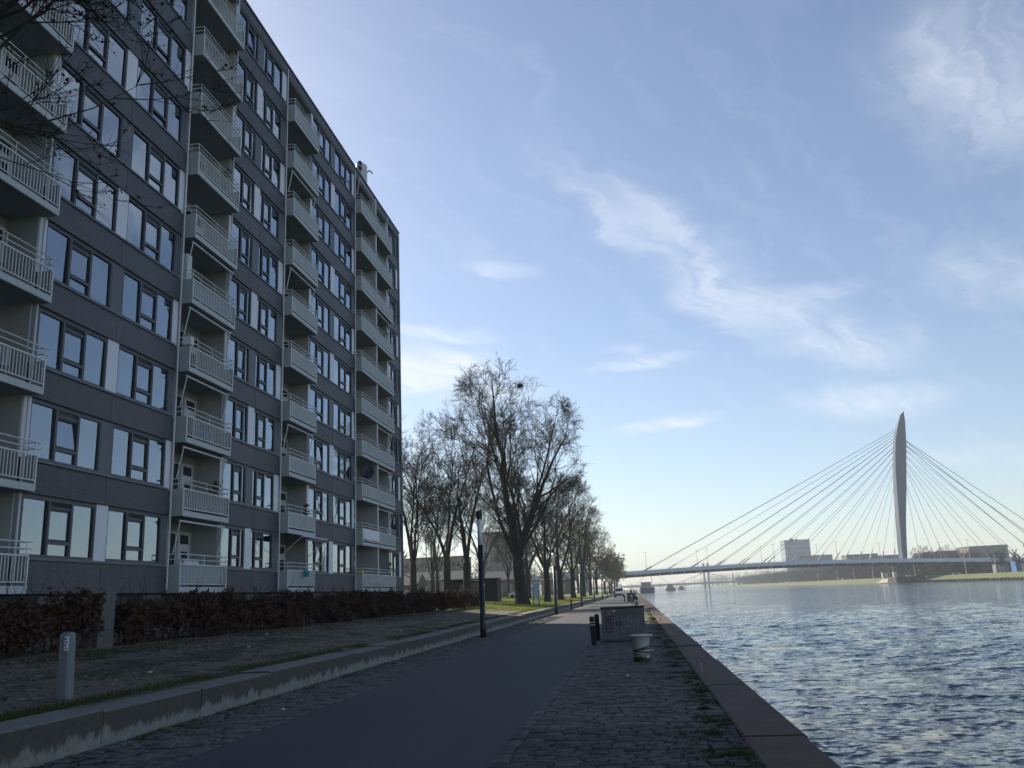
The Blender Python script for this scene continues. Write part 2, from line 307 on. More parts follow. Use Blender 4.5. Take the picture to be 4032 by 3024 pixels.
for q in (slope((.8, 1.3, 1), .25, 6.0, 2, 1.15), slope((.65, 1.3, 1), .15, 2.1, 2, 1.1), slope((.55, 1.35, 1), .1, .7, 3, .5), slope((.3, 1.0, 1), .05, .03, 2, .14)):
    n = t.n('ShaderNodeVectorMath', operation='ADD'); t.l(acc, n.inputs[0]); t.l(q, n.inputs[1]); acc = n.outputs[0]
n = t.n('ShaderNodeVectorMath', operation='NORMALIZE'); t.l(acc, n.inputs[0]); t.l(n.outputs[0], t.b.inputs['Normal'])

# ------------------------------------------------------------------ geometry helpers
class G:
    """collects faces of one mesh"""
    def __init__(s): s.v = []; s.f = []
    def poly(s, pts):
        b = len(s.v); s.v += [tuple(p) for p in pts]; s.f.append(tuple(range(b, b + len(pts)))); return s
    def box(s, x0, x1, y0, y1, z0, z1):
        b = len(s.v)
        s.v += [(x0, y0, z0), (x1, y0, z0), (x1, y1, z0), (x0, y1, z0), (x0, y0, z1), (x1, y0, z1), (x1, y1, z1), (x0, y1, z1)]
        s.f += [(b, b+3, b+2, b+1), (b+4, b+5, b+6, b+7), (b, b+1, b+5, b+4), (b+1, b+2, b+6, b+5), (b+2, b+3, b+7, b+6), (b+3, b, b+4, b+7)]; return s
    def bbox(s, x0, x1, y0, y1, z0, z1, e=0.01):
        """box with chamfered edges: three crossed slabs hulled ring by ring"""
        rings = []
        for z, k in ((z0, e), (z0 + e, 0), (z1 - e, 0), (z1, e)):
            a, b_, c, d = x0 + k, x1 - k, y0 + k, y1 - k; q = e
            rings.append([(a+q, c, z), (b_-q, c, z), (b_, c+q, z), (b_, d-q, z), (b_-q, d, z), (a+q, d, z), (a, d-q, z), (a, c+q, z)])
        return s.loft(rings)
    def loft(s, rings, cap=True, closed=True):
        b = len(s.v); n = len(rings[0])
        for r in rings: s.v += [tuple(p) for p in r]
        for i in range(len(rings) - 1):
            for j in range(n if closed else n - 1):
                k = (j + 1) % n; s.f.append((b+i*n+j, b+i*n+k, b+(i+1)*n+k, b+(i+1)*n+j))
        if cap:
            s.f.append(tuple(b + j for j in reversed(range(n)))); s.f.append(tuple(b + (len(rings)-1)*n + j for j in range(n)))
        return s
    def lathe(s, prof, cx=0, cy=0, n=16, cap=True):
        return s.loft([[(cx + r*math.cos(2*math.pi*j/n), cy + r*math.sin(2*math.pi*j/n), z) for j in range(n)] for r, z in prof], cap)
    def tube(s, pts, rad, n=6, cap=True):
        pts = [Vector(p) for p in pts]; rads = rad if isinstance(rad, (list, tuple)) else [rad]*len(pts); rings = []
        for i, p in enumerate(pts):
            d = (pts[min(i+1, len(pts)-1)] - pts[max(i-1, 0)]).normalized()
            a = d.orthogonal().normalized() if abs(d.z) > 0.99 else d.cross(Vector((0, 0, 1))).normalized()
            b = d.cross(a).normalized()
            rings.append([tuple(p + (a*math.cos(2*math.pi*j/n) + b*math.sin(2*math.pi*j/n))*rads[i]) for j in range(n)])
        return s.loft(rings, cap)
    def build(s, name, mat, parent=None, smooth=False, loc=None):
        me = bpy.data.meshes.new(name); me.from_pydata(s.v, [], s.f); me.update()
        return mobj(name, me, mat, parent, smooth, loc)
def mobj(name, me, mat, parent=None, smooth=False, loc=None):
    if mat and not me.materials: me.materials.append(MATS[mat])
    if smooth: me.polygons.foreach_set('use_smooth', [True]*len(me.polygons))
    o = bpy.data.objects.new(name, me); col.objects.link(o)
    if parent: o.parent = parent
    if loc: o.location = loc
    return o
def npmesh(name, V, F, mat):
    """fast mesh from numpy arrays, F of one face size"""
    V = np.asarray(V, np.float32); F = np.asarray(F, np.int32); me = bpy.data.meshes.new(name); k = F.shape[1]
    me.vertices.add(len(V)); me.vertices.foreach_set('co', V.ravel()); me.loops.add(F.size); me.loops.foreach_set('vertex_index', F.ravel())
    me.polygons.add(len(F)); me.polygons.foreach_set('loop_start', np.arange(0, F.size, k, dtype=np.int32)); me.polygons.foreach_set('loop_total', np.full(len(F), k, np.int32))
    me.update(calc_edges=True); me.validate()
    if mat: me.materials.append(MATS[mat])
    return me
def copyo(o, parent=None, loc=None, name=None):
    c = o.copy(); col.objects.link(c); mpi = o.matrix_parent_inverse.copy(); c.parent = parent; c.matrix_parent_inverse = mpi
    if loc is not None: c.location = loc
    if name: c.name = name
    return c
def copy_tree(o, parent=None):
    c = o.copy(); col.objects.link(c); mpi = o.matrix_parent_inverse.copy(); c.parent = parent; c.matrix_parent_inverse = mpi
    for ch in list(o.children): copy_tree(ch, c)
    return c
def empty(name, loc=(0, 0, 0), rz=0):
    o = bpy.data.objects.new(name, None); col.objects.link(o); o.location = loc; o.rotation_euler = (0, 0, rz); o.empty_display_size = 0.2; return o
def tag(o, label, cat, group=None):
    o['label'] = label; o['category'] = cat
    if group: o['group'] = group
    return o
def struct(o): o['kind'] = 'structure'; return o
def stuff(o): o['kind'] = 'stuff'; return o
def ground_z(x):
    if x > -7.2: return 0.0
    return min(0.44 + (-7.2 - x) * 0.065, 1.1)
WP = {}
def wempty(name, loc):
    """an empty at a thing's base whose parts are written in world coordinates"""
    o = empty(name, loc); WP[o.name] = Vector(loc); return o
_mobj = mobj
def mobj(name, me, mat, parent=None, smooth=False, loc=None):
    o = _mobj(name, me, mat, parent, smooth, loc)
    if parent is not None and parent.name in WP: o.matrix_parent_inverse = Matrix.Translation(-WP[parent.name])
    return o

# ================================================================== THE SETTING
def strip(name, prof, y0, y1, mat, ny=1):
    """cross-section (x, z) swept along the quay"""
    ys = np.linspace(y0, y1, ny + 1); g = G(); n = len(prof)
    for y in ys: g.v += [(x, y, z) for x, z in prof]
    for i in range(ny):
        for j in range(n - 1): a = i*n + j; g.f.append((a, a+1, a+n+1, a+n))
    return struct(g.build(name, mat))
strip('ground', [(-2500, 1.1), (-17.35, 1.1), (-13, 0.817), (-7.15, 0.437), (-7.0, -0.03)], -150, 3600, 'lawn')
strip('quay_base', [(-7.1, -0.04), (1.3, -0.04)], -150, 3600, 'cobble_joint')
strip('verge', [(-17.0, 1.085), (-13, 0.827), (-7.1, 0.444)], -60, 66, 'verge')
strip('path', [(-5.02, 0.006), (-3.2, 0.02), (-1.52, 0.006)], -60, 900, 'asphalt', 1)
strip('gutter_paving', [(-7.05, 0.003), (-5.02, 0.003)], -60, 62, 'cobble_joint')
strip('gutter_paving', [(-7.05, -0.01), (-5.02, 0.0)], 62, 900, 'weedy_paving')
paving = strip('cobble_paving', [(-1.52, 0.003), (1.04, 0.003)], -60, 46, 'cobble_joint')
strip('quay_paving', [(-1.52, 0.0), (1.04, 0.0)], 46, 900, 'weedy_paving')
def coping(y0, y1, g=None): return (g or G()).loft([[(1.02, y, -0.02), (1.02, y, 0.03), (1.05, y, 0.045), (1.65, y, 0.045), (1.685, y, 0.02), (1.69, y, -2.6), (1.02, y, -2.6)] for y in (y0 + .012, y1 - .012)])
g = G()
for y0 in range(100, 900, 5): coping(y0, y0 + 5, g)
quay = struct(g.build('quay_edge', 'quay_cap')); G().box(1.04, 1.6, -60, 100, -2.6, -.03).build('quay_core', 'pile', quay); cr_ = random.Random(9); cpm = None
for y0 in range(-10, 100, 5):
    c = coping(0, 5).build('coping_length', 'quay_cap', quay, loc=(cr_.uniform(-.012, .012), y0, cr_.uniform(-.01, .008))) if cpm is None else copyo(cpm, quay, (cr_.uniform(-.012, .012), y0, cr_.uniform(-.01, .008)))
    cpm = cpm or c; c.rotation_euler = (cr_.uniform(-.0015, .0015), cr_.uniform(-.008, .008), cr_.uniform(-.0015, .0015))
strip('far_bank', [(136.6, -3), (136.9, -0.9), (138.5, -0.5), (150, 1.65), (165, 1.75), (2500, 1.8)], -150, 3600, 'bank_grass')
strip('quay_paving', [(-7.0, 0.0), (1.69, 0.0)], 900, 3600, 'weedy_paving')

# water: real waves near the camera, fading into the bump map with distance
def axis(a, b, s0, k):
    o = [a]
    while o[-1] < b: o.append(o[-1] + s0 + k*(o[-1] - a))
    return np.array(o)
ys = axis(5.0, 3600, 0.075, 0.0048); xs = axis(1.66, 137.2, 0.09, 0.0085)
XX, YY = np.meshgrid(xs, ys); ZZ = np.zeros_like(XX); dist = np.hypot(XX, YY)
wr = np.random.default_rng(5)
for i in range(90):
    lam = 0.34 * (2.6/0.34) ** wr.random(); th = R(70) + wr.normal(0, 0.7); a = 0.0078*lam * wr.uniform(0.5, 1.2)*(1 if lam < 1.1 else np.clip((YY + XX - 12)/60, 0.1, 1))
    kx, ky = 2*np.pi/lam*np.cos(th), 2*np.pi/lam*np.sin(th); ph = wr.random()*6.28
    step = 0.06 + 0.0046*YY + 0.004*XX
    att = np.clip((lam/step - 3)/4, 0, 1)
    s = np.sin(kx*XX + ky*YY + ph); ZZ += a*att*s
V = np.stack([XX, YY, -1.2 + ZZ*0.85 + 1.6*np.clip(ZZ, 0, None)**2], -1).reshape(-1, 3); ny, nx = XX.shape
ii = (np.arange(ny-1)[:, None]*nx + np.arange(nx-1)[None]).ravel()
wm = npmesh('water', V, np.stack([ii, ii+1, ii+nx+1, ii+nx], 1), 'water'); wo_ = mobj('water', wm, None, smooth=True); struct(wo_)

# ------------------------------------------------------------------ cobbles: stones one by one
def stone_mesh(seed):
    r = random.Random(seed); j = lambda a: r.uniform(-a, a); rings = []
    for z, k in ((-0.5, 0.0), (0.36, 0.0), (0.5, 0.06)):
        rings.append([(sx_*(0.5 - k) + j(.03), sy_*(0.5 - k*1.6) + j(.04), z + (j(.04) if z > .4 else 0)) for sx_, sy_ in ((-1, -1), (0.05, -1.03), (1, -1), (1.02, 0), (1, 1), (-0.05, 1.03), (-1, 1), (-1.02, 0))])
    g = G().loft(rings); return g
sm = [stone_mesh(i) for i in range(8)]
stone_me = []
for g in sm:
    me = bpy.data.meshes.new('stone'); me.from_pydata(g.v, [], [f for f in g.f if len(f) == 4] + [g.f[-1]]); me.materials.append(MATS['cobble']); stone_me.append(me)
stones = []
def lay(x0, x1, y0, y1, pitch, lmin, lmax, r):
    y = y0
    while y < y1:
        p = pitch * r.uniform(0.88, 1.12); x = x0 + r.uniform(-0.02, 0.0); wob = r.uniform(-.004, .004)
        while x < x1 - 0.05:
            L = min(r.uniform(lmin, lmax), x1 - x)
            if x1 - x - L < 0.08: L = x1 - x
            stones.append((x + L/2, y + p/2 + 0.010*math.sin(x*3 + y) + wob, L - 0.02, p - 0.012, r.uniform(-0.012, 0.012) - (0.02 if r.random() < .05 else 0), r.gauss(0, 0.02)))
            x += L
        y += p
rr = random.Random(3)
lay(-1.34, 1.03, 7.6, 46, 0.14, 0.16, 0.27, rr)
for x0, x1 in ((-1.52, -1.35),):                       # border course along the asphalt
    y = 7.6
    while y < 46:
        L = rr.uniform(0.18, 0.3); stones.append(((x0+x1)/2, y + L/2, x1-x0-0.012, L-0.014, rr.uniform(-.008, .008), rr.gauss(0, .015))); y += L
near_r = len(stones)
lay(-6.62, -5.03, 9.0, 62, 0.15, 0.17, 0.3, rr)
order = sorted(range(len(stones)), key=lambda i: stones[i][1] + (0 if i < near_r else 6))
for n_, i in enumerate(order[:290]):
    x, y, L, p, dzz, rz = stones[i]
    o = bpy.data.objects.new('cobble', stone_me[n_ % 8]); col.objects.link(o); o.parent = paving
    o.location = (x, y, dzz - 0.035); o.scale = (L, p, 0.11); o.rotation_euler = (rr.gauss(0, .02), rr.gauss(0, .02), rz)
VV, FF = [], []
for i in order[290:]:
    x, y, L, p, dzz, rz = stones[i]; g = sm[i % 8]; b = len(VV); c_, s_ = math.cos(rz), math.sin(rz); t1, t2 = rr.gauss(0, .05), rr.gauss(0, .05)
    for vx, vy, vz in g.v:
        a, d = vx*L, vy*p; VV.append((x + a*c_ - d*s_, y + a*s_ + d*c_, dzz - 0.035 + vz*0.11 + vx*t1*.3*L + vy*t2*.3*p))
    FF += [tuple(b + q for q in f) for f in g.f if len(f) == 4] + [tuple(b + q for q in g.f[-1])]
me = bpy.data.meshes.new('cobbles'); me.from_pydata(VV, [], FF); stuff(mobj('cobbles', me, 'cobble', paving))

# ------------------------------------------------------------------ low retaining wall in concrete lengths
wall = wempty('retaining_wall', (-6.9, 35, 0)); tag(wall, 'long low concrete retaining wall between the asphalt path and the verge', 'wall')
g = G().loft([[(-7.22, y, -0.1), (-7.22, y, 0.44), (-7.2, y, 0.455), (-6.62, y, 0.455), (-6.59, y, 0.43), (-6.62, y, -0.1)] for y in (0.008, 2.492)])
proto = g.build('wall_block', 'wall_concrete', wall, loc=(0, 0.5, 0))
for k in range(-4, 84):
    if k == 0: continue
    b = copyo(proto, wall, (rr.uniform(-.006, .006), 0.5 + 2.5*k, rr.uniform(-.004, .004))); b.rotation_euler = (rr.uniform(-.0012, .0012), rr.uniform(-.003, .003), 0)
G().box(-7.2, -6.62, 211, 700, -0.1, 0.44).build('far_wall_run', 'wall_concrete', wall)

# ================================================================== APARTMENT BUILDING
FX = -16.7; ST = 2.755; NS = 10; Z0 = 2.22
WB = 3.16; WT = 5.0                       # sill underside and window head of the ground storey
apt = wempty('apartment_building', (FX, 40, 0))
tag(apt, 'tall dark grey ten-storey apartment block with stacks of pale balconies on the left', 'apartment building')
YEND = 63.1; CORE = -17.2; BACK = -30
logg = [(14.0, 21.78), (29.9, 33.85), (40.0, 43.75), (51.75, 59.5)]
solid = [(-25, 14.0), (21.78, 29.9), (33.85, 40.0), (43.75, 51.75), (59.5, 62.75)]
ROOF = 30.35
g = G()
for a, b in solid: g.box(BACK, CORE, a, b, 0.3, ROOF - .4)
for a, b in logg: g.box(BACK, -17.85, a, b, 0.3, ROOF - .4)
g.build('wall_core', 'interior', apt)
g = G().box(BACK - .1, FX + 0.03, 62.75, YEND, 0.3, ROOF - 0.12); g.build('end_wall', 'cladding', apt)
# loggia inner side walls and back walls (painted)
g = G()
for a, b in logg:
    g.box(-17.86, -17.83, a, b, Z0, ROOF - .6)
    g.box(-17.83, FX - .06, a - .02, a + .05, Z0, ROOF - .6); g.box(-17.83, FX - .06, b - .05, b + .02, Z0, ROOF - .6)
g.build('loggia_wall', 'loggia_paint', apt)
for y in (17.89, 55.6):
    G().box(-17.83, -16.42, y - .08, y + .08, Z0, ROOF - .6).build('loggia_divider', 'loggia_paint', apt)
    G().box(-16.42, -16.36, y - .1, y + .1, Z0 + .3, ROOF - .6).build('divider_edge', 'white_paint', apt)
# plinth behind the hedge
g = G().box(BACK, FX - 0.25, -25, YEND - .1, -0.2, Z0 - .02); g.build('plinth', 'plinth', apt)
pil = None
for i, y in enumerate(np.arange(2.0, 62, 2.72)):
    if pil is None: pil = G().box(FX - .26, FX - .1, -0.6, 0.6, 0.3, Z0 - .06).build('plinth_panel', 'plinth_pale', apt, loc=(0, float(y), 0))
    else: copyo(pil, apt, (0, float(y), 0))
# cladding bands, one panel per length, seams left open
segs = [(-25, 5.9), (5.9, 13.95), (21.83, 25.9), (25.9, 29.85), (33.9, 37.0), (37.0, 39.95), (43.8, 47.6), (47.6, 51.7), (59.55, 62.75)]
def clad(a, b, z0, z1): return G().bbox(CORE - .02, FX, a + .008, b - .008, z0, z1, 0.008).build('cladding_panel', 'cladding', apt)
for a, b in segs:
    clad(a, b, Z0, WB)                                         # ground band
    p = clad(a, b, WT, WT + ST - (WT - WB) - 0.02)
    for k in range(1, NS - 1): copyo(p, apt, (0, 0, k*ST))
G().box(CORE - .5, FX + 0.02, -25, 62.75, WT + (NS-1)*ST, ROOF).build('roof_band', 'cladding', apt)
G().box(BACK, FX + 0.07, -25, YEND + .04, ROOF, ROOF + 0.09).build('roof_edge', 'frame_black', apt)
G().box(BACK, -17.3, -25, YEND - .1, ROOF - .5, ROOF - .4).build('roof', 'roof_grey', apt)
G().box(-17.9, FX - 0.02, 14, 59.5, ROOF - .62, ROOF - .42).build('top_soffit', 'soffit', apt)
# sills
for a, b in [(21.9, 29.6), (33.95, 39.75), (43.9, 51.4), (59.7, 62.7), (5.9, 13.9)]:
    p = G().bbox(CORE - .04, FX + 0.05, a, b, WB - 0.012, WB + 0.06, 0.008).build('window_sill', 'post_grey', apt)
    for k in range(1, NS): copyo(p, apt, (0, 0, k*ST))
# infill panels: pale and dark ones change places from storey to storey
mids = [(25.55, 26.17), (36.4, 37.02), (47.25, 47.9), (62.2, 62.73), (9.7, 10.3)]
edges = [(21.8, 22.12), (29.52, 29.88), (33.86, 34.12), (39.45, 39.98), (43.76, 44.02), (51.33, 51.73), (59.52, 59.66), (13.6, 13.95)]
for lst, par in ((mids, 0), (edges, 1)):
    for a, b in lst:
        for k in range(NS):
            pale = (k % 2 == par)
            G().box(CORE - .02, FX - (0.05 if pale else 0.07), a, b, WB + .06, WT).build('infill_panel', 'panel_white' if pale else 'panel_grey', apt, loc=(0, 0, k*ST))
# windows
wins = [(22.12, 25.55, 0), (26.17, 29.52, 0), (34.12, 36.4, 1), (37.02, 39.45, 2), (44.02, 47.25, 0), (47.9, 51.33, 0), (59.66, 62.2, 1), (5.95, 9.7, 0), (10.3, 13.6, 0)]
split = {0: (0.345, 0.655), 1: (0.46, 0.8), 2: (0.2, 0.54)}
zb, zt = WB + 0.06, WT; FB, FF_ = FX - 0.17, FX - 0.075
def window(a, b, kind):
    w = b - a; m1, m2 = a + split[kind][0]*w, a + split[kind][1]*w; g = G()
    g.box(FB, FF_, a, b, zb, zb + .1); g.box(FB, FF_, a, b, zt - .13, zt)
    for y, t_ in ((a, .07), (b - .07, .07)): g.box(FB, FF_, y, y + t_, zb + .1, zt - .13)
    g.box(FB, FF_ + .012, m1 - .05, m1 + .05, zb + .1, zt - .13); g.box(FB, FF_ + .012, m2 - .05, m2 + .05, zb + .1, zt - .13)
    g.box(FB, FF_ - .01, m1 + .05, m2 - .05, zt - .34, zt - .27)
    zq = zb + .42; g.box(FB, FF_ + .008, m1 + .05, m2 - .05, zq, zq + .085)
    fo = g.build('window', 'frame_grey', apt)
    s = G()                                                     # the dark casement in the middle field
    c0, c1, d0, d1 = m1 + .05, m2 - .05, zq + .085, zt - .34
    s.box(FB - .02, FF_ - .03, c0, c0 + .06, d0, d1); s.box(FB - .02, FF_ - .03, c1 - .06, c1, d0, d1); s.box(FB - .02, FF_ - .03, c0 + .06, c1 - .06, d0, d0 + .06); s.box(FB - .02, FF_ - .03, c0 + .06, c1 - .06, d1 - .06, d1)
    s.build('casement', 'frame_black', fo)
    v = G()
    for q in range(3): v.box(FF_ - .03, FF_ - .012, c0, c1, zt - .262 + q*.045, zt - .24 + q*.045)
    v.build('ventilation_grille', 'frame_black', fo)
    for y in (m1 - .1, b - .12):                                # rebate on the far side of each light, seen edge-on
        G().box(FB, FF_ - .012, y, y + .05, zb + .1, zt - .13).build('rebate', 'frame_black', fo)
    for y0, y1, q0, q1 in ((a + .07, m1 - .1, zb + .1, zt - .13), (m2 + .05, b - .12, zb + .1, zt - .13), (c0 + .06, c1 - .06, d0 + .06, d1 - .06), (c0, c1, zb + .1, zq)):
        G().box(-.006, .006, -(y1 - y0)/2, (y1 - y0)/2, -(q1 - q0)/2, (q1 - q0)/2).build('pane', 'pane', fo, loc=(FX - .134, (y0 + y1)/2, (q0 + q1)/2))
    return fo
wr_ = random.Random(21)
cur = {}
def curtain(fo, a, b, z0, z1, mat):
    g = G(); n = max(4, int((b - a)/0.07)); top = []
    for i in range(n + 1):
        y = a + (b - a)*i/n; top.append((FX - .24 + 0.025*math.sin(i*1.9) + .008*math.sin(i*.7), y))
    for i in range(n): g.poly([(*top[i], z0), (*top[i+1], z0), (*top[i+1], z1), (*top[i], z1)])
    g.build('curtain', mat, fo)
for wi, (a, b, kind) in enumerate(wins):
    p0 = window(a, b, kind)
    kids = list(p0.children)
    for k in range(NS):
        if k == 0: fo = p0
        else:
            fo = copyo(p0, apt, (0, 0, k*ST))
            for ch in kids:
                c2 = copyo(ch, fo)
                if ch.name.startswith('pane'):
                    c2.rotation_euler = (0, wr_.gauss(0, .006), wr_.gauss(0, .006))
                    if wr_.random() < .05 and c2.dimensions.z < 1.4: c2.rotation_euler = (0, -.09, 0)      # a casement tilted open
        w = b - a; q = wr_.random(); m1, m2 = a + split[kind][0]*w, a + split[kind][1]*w
        if wi in (0,) and k == 1:
            curtain(fo, a + .05, m1, zb + .1, zt - .1, 'curtain_white'); curtain(fo, m1 + .1, b - .3, zb + .1, zt - .1, 'curtain_white')
        elif wi == 1 and k == 1:
            curtain(fo, a + .05, m1, zt - .5, zt - .1, 'curtain_white'); curtain(fo, m2, b - .1, zt - .5, zt - .1, 'curtain_white'); curtain(fo, a + .05, b - .2, zb + .1, zt - .55, 'curtain_grey')
        elif q < .26: curtain(fo, a + .05, a + .05 + w*wr_.uniform(.12, .3), zb + .1, zt - .1, 'curtain_grey')
        elif q < .5: curtain(fo, b - w*wr_.uniform(.12, .32), b - .05, zb + .1, zt - .1, wr_.choice(['curtain_grey', 'curtain_white']))
        elif q < .64: curtain(fo, a + .05, b - .05, zb + .1 + wr_.uniform(.1, 1.2), zt - .1, 'curtain_grey')
        elif q < .74: curtain(fo, a + .05, b - .05, zb + .1, zt - .1, wr_.choice(['curtain_grey', 'curtain_white']))
# balconies
BF = -16.25
stacks = [('a', 14.05, 17.8, 'bars'), ('b', 17.98, 21.9, 'bars'), ('c', 30.0, 33.72, 'bars'), ('d', 40.05, 43.7, 'panel'), ('e', 51.8, 55.52, 'panel'), ('f', 55.68, 59.42, 'panel')]
bar_me = G().bbox(BF - .035, BF - .012, -.012, .012, .3, .985, .004)
bm_ = bpy.data.meshes.new('baluster'); bm_.from_pydata(bar_me.v, [], bar_me.f); bm_.materials.append(MATS['rail_paint'])
door_p = None
for sid, a, b, kind in stacks:
    slab = G().bbox(-17.83, BF, a, b, 0.0, 0.16, .012)
    edge = G().bbox(BF - .05, BF + .012, a - .01, b + .01, -0.01, 0.2, .01)
    side = G().bbox(FX - .02, BF - .005, a - .012, a + .05, -0.005, 1.0, .008); side2 = G().bbox(FX - .02, BF - .005, b - .05, b + .012, -0.005, 1.0, .008)
    fr = G().box(BF - .045, BF, a + .02, b - .02, .985, 1.03).box(BF - .04, BF - .005, a + .05, b - .05, .285, .315).box(BF - .05, BF + .004, a - .005, a + .05, .2, 1.0).box(BF - .05, BF + .004, b - .05, b + .005, .2, 1.0)
    rl = G()
    for z in (1.19, 1.375):
        rl.tube([(FX, a + .03, z), (BF - .06, a + .03, z), (BF - .03, a + .06, z), (BF - .03, b + .12, z)], .02, 6)
        rl.tube([(FX, b - .03, z), (BF - .03, b - .03, z)], .018, 6)
    for y in (a + .05, (a+b)/2, b - .08): rl.tube([(BF - .03, y, 1.02), (BF - .03, y, 1.375)], .014, 5)
    bars = G(); ysb = np.arange(a + .13, b - .06, .132)
    for y in ysb: bars.box(BF - .035, BF - .012, y - .012, y + .012, .3, .985)
    pan = G().box(BF - .035, BF - .015, a + .055, b - .055, .315, .985)
    meshes = {}
    for nm, gg in (('slab', slab), ('edge', edge), ('s1', side), ('s2', side2), ('fr', fr), ('rl', rl), ('bars', bars), ('pan', pan)):
        me = bpy.data.meshes.new(nm); me.from_pydata(gg.v, [], gg.f); meshes[nm] = me
    for k in range(NS):
        z = Z0 + k*ST
        bo = mobj('balcony', meshes['slab'], 'soffit', apt, loc=(0, 0, z))
        mobj('front_edge', meshes['edge'], 'balcony_edge', bo); mobj('side_panel', meshes['s1'], 'balcony_paint', bo); mobj('side_panel', meshes['s2'], 'balcony_paint', bo)
        mobj('railing_frame', meshes['fr'], 'rail_paint', bo); mobj('handrail', meshes['rl'], 'rail_paint', bo, smooth=False)
        if kind == 'panel': mobj('front_panel', meshes['pan'], 'balcony_paint', bo)
        elif (sid == 'b' and k < 6) or (sid == 'c' and k < 4):
            for y in ysb: mobj('baluster', bm_, None, bo, loc=(0, float(y), 0))
        else: stuff(mobj('balusters', meshes['bars'], 'rail_paint', bo))
        # door and window at the back of the loggia
        dy = b - 1.15
        d = G().box(-17.83, -17.77, dy, dy + .95, .2, 2.42).build('balcony_door', 'white_paint', apt, loc=(0, 0, z)) if door_p is None else None
        if door_p is None:
            door_p = d
            G().box(-17.77, -17.762, dy + .2, dy + .75, .75, 1.65).build('glass', 'glass_dark', d); G().box(-17.77, -17.762, dy + .15, dy + .8, 1.95, 2.3).build('fanlight', 'glass_dark', d)
            G().tube([(-17.76, dy + .85, 1.25), (-17.72, dy + .85, 1.25)], .015, 6).build('handle', 'steel_dark', d)
            door_y = dy
        else:
            d = copyo(door_p, apt, (0, dy - door_y, z))
            for ch in list(door_p.children): copyo(ch, d)
        wn_ = G().box(-17.83, -17.78, a + .3, dy - .15, .3, 2.4).build('loggia_window', 'white_paint', apt, loc=(0, 0, z)) if k == 0 else copyo(lw0, apt, (0, 0, z))
        if k == 0:
            lw0 = wn_; G().box(-17.78, -17.772, a + .37, (a + dy + .15)/2 - .03, .4, 2.33).build('pane', 'glass_dark', lw0); G().box(-17.78, -17.772, (a + dy + .15)/2 + .03, dy - .22, .4, 2.33).build('pane', 'glass_dark', lw0)
        else:
            for ch in list(lw0.children): copyo(ch, wn_)
# rainwater pipes at the stacks
for y in (21.86, 29.86, 33.9, 39.96, 51.7, 59.55):
    G().tube([(FX + .05, y, Z0 + .1), (FX + .05, y, ROOF - .2)], .035, 8).build('rain_pipe', 'rail_paint', apt)

# things on the building
def awning(y0, y1, k, out, label, dropped=False):
    """awning cassette with folding arms under a balcony"""
    z = Z0 + (k + 1)*ST - .08; t_ = wempty('awning', ((BF - .25), (y0+y1)/2, z)); tag(t_, label, 'awning', 'awnings under balconies')
    G().tube([(BF - .3 + out, y0, z - .1), (BF - .3 + out, y1, z - .1)], .04, 8).build('front_bar', 'rail_paint', t_)
    for y in (y0 + .05, y1 - .05):
        a = G()
        if dropped: a.tube([(BF - .3 + out, y, z - .1), (BF - .36, y, z - .95)], .016, 6)
        else: a.tube([(BF - .3 + out, y, z - .1), (FX + .1, y, z - 1.25)], .02, 6)
        a.build('arm', 'rail_paint', t_)
    if dropped: G().poly([(BF - .3 + out, y0, z - .07), (BF - .3 + out, y1, z - .07), (FX + .02, y1, z + .03), (FX + .02, y0, z + .03)]).build('fabric', 'curtain_grey', t_)
ords = ['ground floor', 'first floor', 'second floor', 'third floor', 'fourth floor', 'fifth floor', 'sixth floor', 'seventh floor', 'eighth floor', 'ninth floor']
for k in range(5): awning(30.05, 33.6, k, .18, 'folded white awning frame over the %s balcony of the second balcony stack' % ords[k])
awning(40.1, 43.6, 0, 1.0, 'half-opened awning with slanting struts over the balcony with the cyan bucket', True)
for k in (2, 5, 7): awning(40.1, 43.6, k, .16, 'thin folded awning frame over the %s balcony of the third stack' % ords[k])
for k in (1, 2, 3, 6, 9): awning(55.75 if k != 9 else 51.9, 59.3 if k != 9 else 55.4, k, .14, 'folded awning frame over the %s balcony of the far double stack' % ords[k])
# satellite dish
zc = Z0 + 2*ST + 1.95
d = wempty('satellite_dish', (-16.4, 53.0, zc - .55)); tag(d, 'round black satellite dish on a second floor balcony of the far double stack', 'satellite dish')
nd = Vector((.45, -.87, .2)).normalized(); na = Vector((0, 0, 1)).cross(nd).normalized(); nb = nd.cross(na); cd = Vector((-16.3, 53.0, zc)); rings = []
for r_, dx in ((.02, -.12), (.2, -.1), (.38, -.05), (.48, 0), (.49, -.03), (.38, -.08), (.02, -.16)):
    rings.append([tuple(cd + nd*dx + na*(r_*math.cos(q*math.pi/10)) + nb*(r_*1.05*math.sin(q*math.pi/10))) for q in range(20)])
G().loft(rings).build('reflector', 'dish_black', d, True)
G().tube([(-16.35, 53.05, zc - .95), (-16.35, 53.1, zc)], .025, 6).build('mast', 'steel_dark', d); G().tube([tuple(cd - nb*.45), tuple(cd + nd*.42)], .012, 5).build('feed_arm', 'steel_dark', d)
